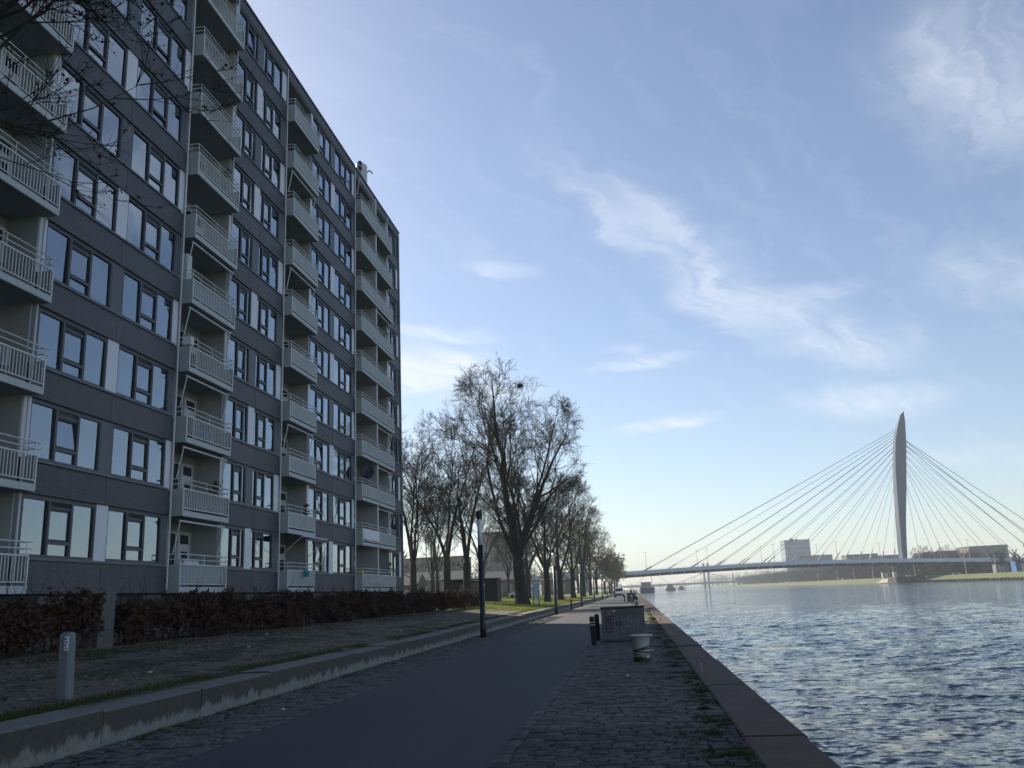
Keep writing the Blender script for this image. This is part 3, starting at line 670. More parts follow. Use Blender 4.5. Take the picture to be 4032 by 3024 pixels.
# washing / sheet on railing, bucket, boxes, plants
g = G(); za = Z0 + ST
for i in range(12):
    y0, y1 = 51.9 + i*.296, 51.9 + (i+1)*.296; x0, x1 = BF + .02 + .012*math.sin(i*1.3), BF + .02 + .012*math.sin((i+1)*1.3)
    g.poly([(x0, y0, za + .38 + .03*math.sin(i)), (x1, y1, za + .38 + .03*math.sin(i+1)), (x1, y1, za + 1.02), (x0, y0, za + 1.02)]); g.poly([(x0, y0, za + 1.02), (x1, y1, za + 1.02), (BF - .05, y1, za + 1.05), (BF - .05, y0, za + 1.05)])
tag(g.build('hanging_sheet', 'panel_white'), 'pale sheet hung over the first floor balcony railing of the far double stack', 'sheet')
d = wempty('bucket', (BF + .12, 42.1, Z0 + .74)); tag(d, 'cyan bucket hooked on the ground floor balcony of the third stack', 'bucket')
G().lathe([(.10, Z0 + .72), (.14, Z0 + .98), (.15, Z0 + .99), (.145, Z0 + .99), (.09, Z0 + .75)], BF + .16, 42.1, 14).build('tub', 'bucket_cyan', d, True); G().tube([(BF + .16, 41.96, Z0 + .98), (BF, 42.1, Z0 + 1.04), (BF + .16, 42.24, Z0 + .98)], .007, 5).build('bail', 'steel_dark', d)
d = wempty('storage_cupboard', (-16.9, 30.5, Z0 + 4*ST + .2)); tag(d, 'tall white cupboard standing on the fourth floor balcony of the second stack', 'cupboard')
zc = Z0 + 4*ST + .2; G().bbox(-17.2, -16.6, 30.12, 30.5, zc, zc + 1.95).build('carcass', 'white_paint', d); G().box(-17.15, -16.65, 30.505, 30.515, zc + .1, zc + .95).build('lower_door', 'white_paint', d); G().box(-17.15, -16.65, 30.505, 30.515, zc + 1.0, zc + 1.9).build('upper_door', 'white_paint', d)
tag(G().bbox(BF - .32, BF + .06, 29.95, 30.2, Z0 + 3*ST + 1.03, Z0 + 3*ST + 1.38, .02).build('white_crate', 'white_paint'), 'white crate at the corner of the third floor balcony of the second stack', 'crate')
d = wempty('flower_box', (BF - .2, 31.0, Z0 + 1.05)); tag(d, 'white flower box on the ground floor balcony of the second stack', 'flower box')
G().bbox(BF - .35, BF - .12, 30.5, 31.6, Z0 + 1.02, Z0 + 1.2).build('trough', 'white_paint', d); G().bbox(BF - .33, BF - .14, 30.52, 31.58, Z0 + 1.18, Z0 + 1.22).build('soil', 'wood_dark', d)
tag(G().bbox(BF - .3, BF + .02, 51.75, 52.1, Z0 + 1.03, Z0 + 1.18, .02).build('yellow_tray', 'yellow'), 'yellow tray on the ground floor railing of the far double stack', 'tray')
def plant(x, y, z, label, h=.7, seed=0):
    r = random.Random(seed); d = wempty('potted_plant', (x, y, z)); tag(d, label, 'plant'); G().lathe([(.1, z), (.14, z + .25), (.12, z + .24)], x, y, 10).build('pot', 'brick_brown', d)
    g = G()
    for i in range(60):
        a = r.uniform(0, 6.28); rr_ = r.uniform(.02, .3); zz = z + .25 + r.uniform(0, h); s = .06
        p = Vector((x + rr_*math.cos(a), y + rr_*math.sin(a), zz)); q = Vector((r.gauss(0, s), r.gauss(0, s), r.uniform(0, s*2)))
        g.poly([p, p + q, p + q + Vector((r.gauss(0, .02), r.gauss(0, .02), s)), p + Vector((0, 0, s))])
    g.build('foliage', 'grass_blade', d)
plant(-16.5, 58.6, Z0 + 1.0, 'dark bushy plant on the ground floor balcony nearest the far corner', .6, 1)
plant(-16.55, 30.35, Z0 + 9*ST + .75, 'pale plant pot on the top balcony of the second stack', .5, 2)
# odds and ends on balconies
def chair(x, y, z, label):
    d = wempty('garden_chair', (x, y, z)); tag(d, label, 'chair', 'chairs on balconies')
    G().bbox(x - .22, x + .22, y - .22, y + .22, z + .42, z + .46, .01).build('seat', 'white_paint', d); G().bbox(x - .22, x + .22, y + .2, y + .24, z + .48, z + 1.0, .01).build('backrest', 'white_paint', d)
    for dx in (-.19, .19):
        for dy in (-.19, .19): G().tube([(x + dx, y + dy, z), (x + dx, y + dy, z + .42)], .015, 5).build('leg', 'white_paint', d)
def rack(x, y, z, label):
    d = wempty('drying_rack', (x, y, z)); tag(d, label, 'drying rack', 'drying racks on balconies')
    for dy in (-.5, .5): G().tube([(x - .2, y + dy, z), (x, y + dy, z + .95), (x + .2, y + dy, z)], .012, 5).build('frame', 'rail_paint', d)
    for q in range(4):
        h_ = .3 + .12*(q % 3); G().bbox(x - .15 + q*.1, x - .13 + q*.1, y - .45, y + .1 + .1*(q % 3), z + .95 - h_, z + .95, .004).build('towel', ['panel_white', 'curtain_grey', 'tarp_blue', 'brick_brown'][q], d)
def screen(a, b, z, mat, label):
    """cloth or reed mat tied inside a railing"""
    g = G(); n = 14
    for i in range(n):
        y0, y1 = a + (b - a)*i/n, a + (b - a)*(i + 1)/n; x0, x1 = BF - .06 + .008*math.sin(i*1.7), BF - .06 + .008*math.sin((i + 1)*1.7); g.poly([(x0, y0, z + .3), (x1, y1, z + .3), (x1, y1, z + .96), (x0, y0, z + .96)])
    tag(g.build('balcony_screen', mat), label, 'screen', 'screens tied inside railings')
fl = lambda k: Z0 + k*ST + .16
chair(-16.75, 32.2, fl(0), 'white garden chair on the ground floor balcony of the second stack'); chair(-16.75, 42.8, fl(3), 'white garden chair on the third floor balcony of the third stack'); chair(-16.75, 54.2, fl(1), 'white garden chair on the first floor balcony behind the pale sheet'); chair(-16.8, 20.6, fl(2), 'white garden chair on the second floor balcony of the leftmost stack')
rack(-16.75, 32.4, fl(2), 'folding drying rack with towels on the second floor balcony of the second stack'); rack(-16.75, 42.0, fl(5), 'folding drying rack on the fifth floor balcony of the third stack'); rack(-16.75, 57.5, fl(4), 'folding drying rack on the fourth floor balcony of the far double stack')
screen(30.1, 33.6, fl(4) - .16, 'tower_grey', 'pale green-grey cloth tied inside the fourth floor railing of the second stack'); screen(18.1, 21.8, fl(6) - .16, 'brick_pale', 'reed mat tied inside the sixth floor railing of the leftmost stack'); screen(30.1, 33.6, fl(0) - .16, 'tower_grey', 'pale cloth tied inside the ground floor railing of the second stack'); screen(30.1, 33.6, fl(1) - .16, 'post_grey', 'dull grey cloth tied inside the first floor railing of the second stack')
plant(-16.6, 33.2, fl(1) + .75, 'bushy green plant on the first floor balcony corner of the second stack', .45, 3); plant(-16.6, 43.2, fl(1) + .7, 'bushy green plant on the first floor balcony of the third stack', .5, 4); plant(-16.6, 41.0, fl(7) + .7, 'bushy green plant on the seventh floor balcony of the third stack', .5, 5); plant(-16.6, 33.0, fl(6) + .75, 'bushy green plant on the sixth floor balcony of the second stack', .55, 6); plant(-16.6, 58.4, fl(6) + .75, 'bushy green plant on the sixth floor balcony of the far double stack', .55, 7)
# rooftop flues
d = wempty('roof_flues', (-17.6, 56.2, ROOF)); tag(d, 'cluster of white ventilation flues standing on the flat roof', 'flue')
for x, y, h, r_ in ((-17.6, 55.75, 2.55, .28), (-17.5, 56.35, 2.7, .26), (-17.65, 56.8, 2.4, .24)):
    G().lathe([(r_, ROOF - .4), (r_, ROOF + h - .12), (r_*.7, ROOF + h), (.02, ROOF + h + .06)], x, y, 14).build('flue', 'white_paint', d, True)
g = G().tube([(-17.4, 55.2, ROOF - .3), (-17.4, 55.2, ROOF + 2.2)], .03, 5); g.box(-17.5, -17.3, 55.05, 55.35, ROOF + 1.75, ROOF + 1.95); g.box(-17.5, -17.3, 55.0, 55.4, ROOF + 2.2, ROOF + 2.3); g.build('aerial', 'steel_dark', d)
G().tube([(-17.5, 56.9, ROOF + 2.3), (-17.3, 57.2, ROOF + 2.65), (-17.2, 57.6, ROOF + 2.6)], .05, 5).build('wind_vane', 'steel_dark', d)

# ================================================================== STREET FURNITURE
def lamp(y, label):
    t_ = wempty('lamp_post', (-6.05, y, 0)); tag(t_, label, 'lamp post', 'lamp posts along the path'); x = -6.05
    if y < 36:
        global LP; LP = t_
        G().lathe([(.125, -.03), (.125, .5), (.11, .55), (.105, 3.63)], x, y, 14).build('pole', 'steel_dark', t_, True)
        G().lathe([(.1, 3.63), (.1, 4.66)], x, y, 14).build('diffuser', 'diffuser', t_, True)
        for q in range(3):
            a = q*2.094 + .4; G().tube([(x + .102*math.cos(a), y + .102*math.sin(a), 3.6), (x + .102*math.cos(a), y + .102*math.sin(a), 4.68)], .008, 5).build('glass_bar', 'steel_dark', t_)
        G().lathe([(.112, 4.66), (.125, 4.7), (.125, 4.98), (.1, 5.0), (.02, 5.02)], x, y, 14).build('cap', 'steel_dark', t_, True)
        for z in (1.1, 2.0): G().box(x + .085, x + .106, y - .085, y - .045, z, z + .07).build('sticker', 'sticker', t_)
        return
    for ch in LP.children: copyo(ch, t_)          # parts keep the offset of the first lamp
ln = ['first', 'second', 'third', 'fourth', 'fifth', 'sixth', 'seventh', 'eighth', 'ninth', 'tenth', 'eleventh']
for i in range(11): lamp(35.0 + 33.1*i, ('nearest dark lamp post with a milky tube light beside the low wall' if i == 0 else '%s lamp post from the camera along the low wall' % ln[i]))

# big grey cabinet with graffiti
def cabinet(x0, x1, y, h, label, graffiti):
    t_ = wempty('utility_cabinet', ((x0+x1)/2, y + .2, 0)); tag(t_, label, 'utility cabinet', 'utility cabinets on the quay'); d = .42; w = x1 - x0; xm = x0 + .40*w
    G().bbox(x0 + .02, x1 - .02, y + .02, y + d - .02, 0.0, .1, .01).build('base', 'cabinet_dark', t_)
    G().bbox(x0, x1, y + .012, y + d, .08, h - .05, .008).build('body', 'cabinet_green', t_)
    G().bbox(x0 - .02, x1 + .02, y - .02, y + d + .02, h - .06, h, .012).build('roof', 'cabinet_dark', t_)
    dl = G().bbox(x0 + .02, xm - .008, y, y + .014, .13, h - .08, .004).build('door', 'cabinet_green', t_); dr = G().bbox(xm + .008, x1 - .02, y, y + .014, .13, h - .25, .004).build('door', 'cabinet_green', t_)
    G().bbox(xm + .008, x1 - .02, y, y + .014, h - .235, h - .08, .004).build('upper_panel', 'cabinet_green', t_)
    for o_, xx in ((dl, xm - .07), (dr, xm + .05)): G().bbox(xx - .022, xx + .022, y - .018, y + .002, .5, .66, .006).build('handle', 'cabinet_dark', o_)
    if not graffiti: return t_
    G().box(x0 + .37, x0 + .45, y - .003, y, h - .14, h - .11).build('sticker', 'sticker', dl); G().box(x0 + .05, x0 + .075, y - .003, y, h - .14, h - .115).build('sticker', 'sticker', dl)
    g = G()                                              # sprayed letters: NE over EF
    def st(ax, az, bx, bz, w_=.028):
        p, q = Vector((ax, 0, az)), Vector((bx, 0, bz)); dv = (q - p).normalized(); nn = Vector((-dv.z, 0, dv.x))*w_/2; e = dv*.008
        g.poly([(v.x, y - .004 - .0008*(len(g.f) % 7), v.z) for v in (p - nn - e, q - nn + e, q + nn + e, p + nn - e)])
    X, Z = x0 + .13, .55
    st(X, Z + .05, X, Z + .27); st(X, Z + .27, X + .085, Z + .05); st(X + .085, Z + .05, X + .085, Z + .27)
    for bx, bz in ((X + .14, Z + .05), (X + .01, Z - .22)):
        st(bx, bz, bx, bz + .22); st(bx, bz + .215, bx + .1, bz + .225); st(bx, bz + .11, bx + .085, bz + .115); st(bx, bz + .005, bx + .1, bz)
    bx, bz = X + .15, Z - .22; st(bx, bz, bx, bz + .22); st(bx, bz + .215, bx + .09, bz + .215); st(bx, bz + .11, bx + .08, bz + .11)
    stuff(g.build('spray_lettering', 'spray_red', dl))
    g = G(); r = random.Random(4)
    for bx, bz, s in ((xm + .16, .66, 1), (xm + .27, .67, 1), (xm + .38, .66, 1), (xm + .49, .67, 1), (xm + .2, .5, .9), (xm + .32, .49, .9), (xm + .44, .5, .9), (xm + .1, .36, .7), (xm + .56, .45, .8), (xm + .62, .6, .8)):
        for q in range(3):
            a = r.uniform(0, 6.28); L = .06*s; st(bx + r.uniform(-.02, .02), bz + r.uniform(-.03, .03), bx + L*math.cos(a), bz + L*math.sin(a)*1.3, .007)
    for q in range(9):
        a = q*.7; st(x0 + .25 + .04*math.cos(a), h - .22 + .035*math.sin(a), x0 + .25 + .04*math.cos(a + .7), h - .22 + .035*math.sin(a + .7), .008)
    stuff(g.build('scratched_writing', 'scratch', dr))
    return t_
cabinet(-1.1, .25, 28.3, 1.1, 'large grey-green utility cabinet with NE EF graffiti behind the mooring bollard', True)
cabinet(-1.05, .12, 118.0, 1.2, 'smaller dark utility cabinet further along the quay', False)

# mooring bollards
def mooring(x, y, label, first=True):
    t_ = wempty('mooring_bollard', (x, y, 0)); tag(t_, label, 'mooring bollard', 'mooring bollards')
    G().lathe([(.2, -.03), (.2, .06), (.188, .1), (.182, .3), (.186, .44), (.2, .54), (.21, .555)], 0, 0, 28).build('drum', 'bollard_paint', t_, True, (x - 0, y, 0))
    G().lathe([(.2, .55), (.265, .56), (.272, .575), (.27, .59), (.22, .6), (.02, .602)], 0, 0, 28).build('top_flange', 'bollard_paint', t_, True, (x, y, 0))
    G().tube([(-.275, 0, .25), (-.26, 0, .25), (.26, 0, .25), (.275, 0, .25)], [.012, .022, .022, .012], 10).build('cross_pin', 'bollard_paint', t_, True, (x, y, 0))
    for z0, tl in ((.285, .02), (.305, .05), (.235, -.02)):
        G().tube([(.189*math.cos(a*.2513), .189*math.sin(a*.2513), z0 + tl*math.cos(a*.2513)) for a in range(26)], .013, 5).build('rope_mark', 'wood_dark', t_, False, (x, y, 0))
    G().box(.1, .16, -.162, -.15, .1, .15).build('sticker', 'sticker', t_, False, (x, y, 0))
    return t_
mooring(.06, 20.6, 'worn white mooring bollard with a cross pin on the cobbles')
mooring(.1, 88, 'far white mooring bollard between the two utility cabinets')
def post(x, y, h, lean, label, band):
    t_ = wempty('path_bollard', (x, y, 0)); tag(t_, label, 'bollard', 'black bollards'); s = .075; g = G()
    g.loft([[(x + dx*k*s + lean[0]*z, y + dy*k*s + lean[1]*z, z) for dx, dy in ((-1, -.7), (-.7, -1), (.7, -1), (1, -.7), (1, .7), (.7, 1), (-.7, 1), (-1, .7))] for z, k in ((-.05, 1), (h - .05, 1), (h, .75))])
    g.build('shaft', 'wood_dark', t_)
    if band:
        for z in (h - .18, h - .26): G().loft([[(x + dx*1.03*s + lean[0]*zz, y + dy*1.03*s + lean[1]*zz, zz) for dx, dy in ((-1, -.7), (-.7, -1), (.7, -1), (1, -.7), (1, .7), (.7, 1), (-.7, 1), (-1, .7))] for zz in (z, z + .02)]).build('reflective_band', 'sticker', t_)
post(-1.33, 27.3, .86, (-.03, 0), 'front black wooden bollard with pale bands left of the graffiti cabinet', True)
post(-1.3, 29.7, .86, (-.01, 0), 'rear plain black bollard touching the left of the graffiti cabinet', False)
post(-1.35, 117, .95, (0, 0), 'black bollard left of the smaller far cabinet', False)
post(-6.05, 84.5, .95, (0, 0), 'short dark bollard by the low wall between lamp posts', False)
post(-7.9, 88, 1.35, (0, 0), 'small dark post on the lawn behind the second lamp post', False)
# grey marker post on the verge
t_ = wempty('marker_post', (-7.82, 11.5, .44)); tag(t_, 'grey square marker post with a white label on the verge by the low wall', 'post')
sq = lambda s: [(-s, -s*.75), (-s*.75, -s), (s*.75, -s), (s, -s*.75), (s, s*.75), (s*.75, s), (-s*.75, s), (-s, s*.75)]
G().loft([[(-7.82 + dx + lx*(z - .44), 11.5 + dy, z) for dx, dy in sq(s_)] for z, s_, lx in ((.35, .088, -.02), (1.33, .08, -.02), (1.37, .065, -.02))]).build('shaft', 'post_grey', t_)
pl = G().box(-7.755 - .02, -7.74 - .02, 11.462, 11.54, 1.13, 1.32).build('label_plate', 'sticker', t_); pl2 = G().box(-7.875 - .015 + .07, -7.79 + .03, 11.413, 11.419, 1.13, 1.32).build('label_plate', 'sticker', t_)
for q, z in enumerate((1.27, 1.23, 1.19, 1.15)): G().box(-7.82 + (q % 2)*.012, -7.79 + (q % 2)*.012, 11.41, 11.4125, z, z + .02).build('marking', 'ink', pl2)
# blue information frame on the lawn
t_ = wempty('information_sign', (-8.4, 75.5, .5)); tag(t_, 'blue two-post information frame on the lawn beside the big tree', 'sign')
for x, y in ((-8.55, 75.2), (-8.2, 76.1)): G().box(x - .05, x + .05, y - .05, y + .05, .4, 2.62).build('post', 'blue_paint', t_)
G().loft([[(-8.52, 75.27, z), (-8.5, 75.25, z), (-8.22, 76.03, z), (-8.24, 76.05, z)] for z in (1.25, 2.5)]).build('panel', 'tower_grey', t_); G().loft([[(-8.6, 75.15, z), (-8.5, 75.15, z), (-8.15, 76.15, z), (-8.25, 76.15, z)] for z in (2.6, 2.66)]).build('top_rail', 'blue_paint', t_)
# white post and control box by the far bollard
t_ = wempty('barrier_post', (-.35, 92, 0)); tag(t_, 'thin white-topped post beside the far mooring bollard', 'post'); G().tube([(-.35, 92, -.03), (-.35, 92, .95)], .05, 8).build('shaft', 'post_grey', t_); G().lathe([(.07, .9), (.075, 1.02), (.05, 1.06)], -.35, 92, 10).build('head', 'white_paint', t_)
t_ = wempty('control_box', (.05, 98, 0)); tag(t_, 'small dark control box with a pale plate behind the far bollard', 'control box'); G().bbox(-.2, .3, 98, 98.3, 0, .85, .02).build('housing', 'cabinet_dark', t_); G().box(-.1, .2, 97.985, 98, .25, .45).build('plate', 'sticker', t_)
# pegs on the quay edge
for i, (x, y) in enumerate([(1.12, 17.2), (1.14, 27.5), (1.12, 36), (1.13, 44), (1.1, 55), (1.12, 68), (1.12, 84)]):
    t_ = wempty('quay_peg', (x, y, .04)); tag(t_, 'small pale upright peg on the rusty quay edge, number %s from the camera' % ['one', 'two', 'three', 'four', 'five', 'six', 'seven'][i] if i else 'small pale upright peg on the rusty quay edge nearest the camera', 'peg', 'pegs on the quay edge')
    G().lathe([(.022, .03), (.022, .2), (.012, .22)], x, y, 8).build('pin', 'shed_pale', t_)
    G().lathe([(.05, .04), (.05, .05)], x, y, 8).build('foot_plate', 'quay_cap', t_)
# scraps of litter
for i, (x, y, z, s, lb) in enumerate([(-8.6, 15.0, .55, .05, 'crumpled pale scrap on the verge beyond the marker post'), (-5.55, 13.6, .02, .05, 'crumpled silvery wrapper on the gutter stones by the path'), (-11.6, 27, .74, .07, 'white scrap lying below the brown hedge'), (-9.7, 21.5, .62, .06, 'tiny white scrap on the middle of the verge'), (-.25, 17.3, .02, .04, 'tiny white scrap on the cobbles in front of the bollard'), (-8.3, 31, .53, .05, 'white scrap at the grass edge near the first lamp post')]):
    r = random.Random(i); g = G(); rings = []
    for q in range(4): rings.append([(x + s*(1 - .25*q)*math.cos(a)*r.uniform(.6, 1.2), y + s*.8*(1 - .25*q)*math.sin(a)*r.uniform(.6, 1.2), z + q*s*.16 + r.uniform(0, .01)) for a in np.arange(0, 6.2, .9)])
    tag(g.loft(rings).build('litter', 'litter'), lb, 'litter', 'scraps of litter')

# ================================================================== TREES
def tree_mesh(seed, H, spread, fork, leaders, trunk_r, leaves, leaf_size, leaf_mat, up=0.1, lean=(0, 0), twig_mat='twig', cnt=(9, 7, 6, 5), droop=0.0, sides=True, thin=.011, env=None, lk=(.5, .5, .46)):
    """limbs grown branch by branch inside a rounded crown; env = (centre z, radius, half height)"""
    r = random.Random(seed); h = np.random.default_rng(seed); tr = G(); segs = {6: [], 4: [], 3: []}; L4 = []
    def vec(theta, phi): return Vector((math.sin(theta)*math.cos(phi), math.sin(theta)*math.sin(phi), math.cos(theta)))
    def bend(d, ang, phi):
        a = d.orthogonal().normalized(); b = d.cross(a); return (d*math.cos(ang) + (a*math.cos(phi) + b*math.sin(phi))*math.sin(ang)).normalized()
    def outside(p): return env is not None and ((p.x - (env[3] if len(env) > 3 else 0))**2 + p.y*p.y)/(env[1]*env[1]) + ((p.z - env[0])/env[2])**2 > 1.0
    def branch(p, d, L, rad, lev):
        n = 7 if lev == 1 else 5 if lev == 2 else 3 if lev == 3 else 2
        pts, rads = [p.copy()], [rad]; step = L/n; wob = .1 if lev == 1 else .13 if lev == 2 else .2
        for i in range(n):
            d = (d + Vector((r.gauss(0, wob), r.gauss(0, wob), r.gauss(0, wob*.6) + up*(1.0 if lev < 4 else .5) - (droop if lev >= 3 else 0)))).normalized()
            q = p + d*step
            if lev < 4 and i > 0 and outside(q): break
            p = q; pts.append(p.copy()); rads.append(rad*(1 - (i+1)/n*.75))
        n = len(pts) - 1; rads = [rad*(1 - .86*q/n) for q in range(n + 1)]
        segs[6 if lev <= 2 else 4 if lev == 3 else 3].append((pts, rads))
        if lev == 4: L4.append((tuple(pts[0]), tuple(pts[1]), tuple(pts[-1]), L)); return
        c_ = cnt[lev - 1]; c_ = int(c_ + r.random())
        for c in range(c_):
            f = r.uniform(.25, 1.0) if lev > 1 else .15 + .85*(c + r.random())/c_
            k = min(int(f*n), n - 1); q = pts[k].lerp(pts[k+1], f*n - k); dd = (pts[k+1] - pts[k]).normalized()
            ang = r.uniform(.4, .95) if lev > 1 else r.uniform(.5, 1.0)*spread
            nl = L*lk[lev - 1]*r.uniform(.65, 1.2)*(1.12 - .4*f)
            branch(q, bend(dd, ang, r.uniform(0, 6.283)), nl, max(thin*(4, 2.4, 1.5)[lev - 1], rads[k]*.5*r.uniform(.7, 1)), lev + 1)
    top = Vector((lean[0]*fork, lean[1]*fork, fork)); m_ = Vector((top.x*.4 + r.gauss(0, .06), top.y*.4 + r.gauss(0, .06), fork*.5))
    rings = []
    for i, (q, k) in enumerate(((Vector((0, 0, -.3)), 1.5), (Vector((0, 0, .15)), 1.25), (Vector((0, 0, .7)), 1.05), (m_, .95), (top, .92), (top + Vector((lean[0]*.5, lean[1]*.5, .8)), .5))):
        rings.append([(q.x + trunk_r*k*(1 + .1*math.sin(j*2.1 + i) + r.uniform(-.04, .04))*math.cos(j*.5236), q.y + trunk_r*k*(1 + .1*math.sin(j*2.1 + i))*math.sin(j*.5236), q.z) for j in range(12)])
    tr.loft(rings)
    if sides:
        for q in range(3): branch(Vector((top.x*.8, top.y*.8, fork*r.uniform(.6, .9))), vec(r.uniform(.9, 1.25), r.uniform(0, 6.28)), H*.16, trunk_r*.14, 3)
    for th, ph, L, rr_ in leaders: branch(top - Vector((0, 0, .25)), vec(th, ph), L, trunk_r*rr_, 1)
    VV, FF, base = [], [], 0
    for n, lst in segs.items():
        ang = np.arange(n)*2*np.pi/n; ca, sa = np.cos(ang)[:, None], np.sin(ang)[:, None]
        for pts, rads in lst:
            P = np.array(pts); D = np.gradient(P, axis=0); D /= np.linalg.norm(D, axis=1)[:, None] + 1e-9
            ref = np.array([1., 0, 0]) if abs(D[0][0]) < .8 else np.array([0, 1., 0])
            A = np.cross(D, ref); A /= np.linalg.norm(A, axis=1)[:, None] + 1e-9; B = np.cross(D, A); rd = np.array(rads)[:, None, None]
            VV.append((P[:, None, :] + rd*(ca[None]*A[:, None, :] + sa[None]*B[:, None, :])).reshape(-1, 3))
            m = len(P); a0 = (base + np.arange(m - 1)*n)[:, None]; idx = np.arange(n)[None]; nx_ = (idx + 1) % n
            FF.append(np.stack([a0 + idx, a0 + nx_, a0 + n + nx_, a0 + n + idx], -1).reshape(-1, 4)); base += n*m
    # the finest twigs, all at once
    Q = np.array([q[:3] for q in L4]); LL = np.array([q[3] for q in L4]); k = int(cnt[3]*1.4); Q = np.repeat(Q, k, 0); LL = np.repeat(LL, k); m = len(Q)
    f = h.uniform(.15, 1, m)[:, None]; S = np.where(f < .5, Q[:, 0] + (Q[:, 1] - Q[:, 0])*f*2, Q[:, 1] + (Q[:, 2] - Q[:, 1])*(f*2 - 1))
    D = Q[:, 2] - Q[:, 0]; D /= np.linalg.norm(D, axis=1)[:, None]; D = D + h.normal(0, .5, (m, 3)) + np.array([0, 0, up*2 - droop*3]); D /= np.linalg.norm(D, axis=1)[:, None]
    T = S + D*(LL*h.uniform(.3, .75, m))[:, None]; A = np.cross(D, h.normal(size=(m, 3))); A /= np.linalg.norm(A, axis=1)[:, None]; B = np.cross(D, A)
    tv = []
    for P, rad in ((S, thin), (T, thin*.45)):
        for a in (0, 2.094, 4.189): tv.append(P + rad*(math.cos(a)*A + math.sin(a)*B))
    VV.append(np.stack(tv, 1).reshape(-1, 3)); a0 = (base + np.arange(m)*6)[:, None]; FF.append(np.concatenate([a0 + np.array([[j, (j+1) % 3, 3 + (j+1) % 3, 3 + j]]) for j in range(3)], 0))
    bmesh_ = npmesh('branches', np.concatenate(VV), np.concatenate(FF), twig_mat)
    lm = None
    if leaves:
        i = h.integers(0, m, leaves); p = S[i] + (T[i] - S[i])*h.random(leaves)[:, None]; s_ = (leaf_size*h.uniform(.5, 1.3, leaves))[:, None]
        a = h.normal(size=(leaves, 3))*np.array([1, 1, .8]) - np.array([0, 0, droop*4]); a /= np.linalg.norm(a, axis=1)[:, None]; c = np.cross(a, h.normal(size=(leaves, 3))); c /= np.linalg.norm(c, axis=1)[:, None]
        a, c = a*s_, c*s_*.38; lm = npmesh('leaves', np.stack([p, p + a*.5 + c, p + a, p + a*.5 - c], 1).reshape(-1, 3), np.arange(leaves*4).reshape(-1, 4), leaf_mat)
    tm = bpy.data.meshes.new('trunk'); tm.from_pydata(tr.v, [], tr.f); tm.polygons.foreach_set('use_smooth', [True]*len(tm.polygons)); tm.materials.append(MATS['bark'])
    return tm, bmesh_, lm
def put_tree(meshes, name, loc, rz, s, label, cat='tree', group=None):
    o = empty(name, loc, rz); o.scale = (s, s, s) if not isinstance(s, tuple) else s; tag(o, label, cat, group)
    mobj('trunk', meshes[0], None, o); cr = mobj('crown', meshes[1], None, o)
    if meshes[2]: mobj('young_leaves', meshes[2], None, cr)
    return o
# the big poplar: forked low down, with a heavy limb leaning left
T_big = tree_mesh(5, 24, .95, 4.4, [(.10, 3.0, 19, .66), (.14, .1, 19, .64), (.5, 3.25, 17, .36), (.62, .2, 14, .3), (.55, 1.7, 14, .32), (.55, 4.6, 14, .32), (.32, 2.4, 17, .35), (.34, .7, 17, .35), (.3, 5.4, 17, .33)], .6, 20000, .075, 'leaf_spring', up=.045, lean=(-.06, 0), cnt=(10, 7, 6, 5), env=(15.7, 7.7, 9.1, -1.0), thin=.009, lk=(.42, .5, .46), sides=False)
T_pop = [tree_mesh(20 + i, 20, 1.0, 3.8 + i*.5, [(.1, .3 + i, 15, .6), (.35, 2.1 + i, 14, .45), (.4, 4.2 + i, 14, .45), (.58, 5.4 + i, 11, .3), (.58, 1.2 + i, 11, .3)], .42, 4000 + 2000*(i == 2), .08, 'leaf_spring', up=.06, twig_mat=['twig', 'twig_red', 'twig'][i], cnt=(9, 7, 5, 4), env=(11.4, 7.0, 7.7), thin=.009, lk=(.46, .5, .46)) for i in range(3)]
T_thin = [tree_mesh(30 + i, 20, .8, 4.2 + i*.4, [(.08, .3 + i, 14, .6), (.26, 2.1 + i, 13, .45), (.3, 4.2 + i, 13, .45), (.42, 5.4 + i, 10.5, .3)], .4, 1500, .08, 'leaf_spring', up=.09, cnt=(9, 7, 6, 5), thin=.009) for i in range(2)]
T_will = tree_mesh(44, 15, 1.0, 3.0, [(.2, .3, 9, .5), (.45, 2.1, 8, .45), (.5, 4.2, 8, .45), (.4, 5.3, 8, .4)], .42, 9000, .2, 'leaf_willow', up=.12, droop=.28, cnt=(9, 7, 5, 4))
T_small = tree_mesh(61, 9, 1.0, 2.4, [(.15, .3, 6, .5), (.5, 1.6, 5, .4), (.55, 3.4, 5, .4), (.5, 5.1, 5, .4)], .22, 0, 0, None, up=.1, cnt=(7, 6, 4, 3), thin=.02)
put_tree(T_big, 'poplar_tree', (-10.9, 86, .6), 0, 1.0, 'largest forked tree in young leaf with a bird nest, beside the blue sign')
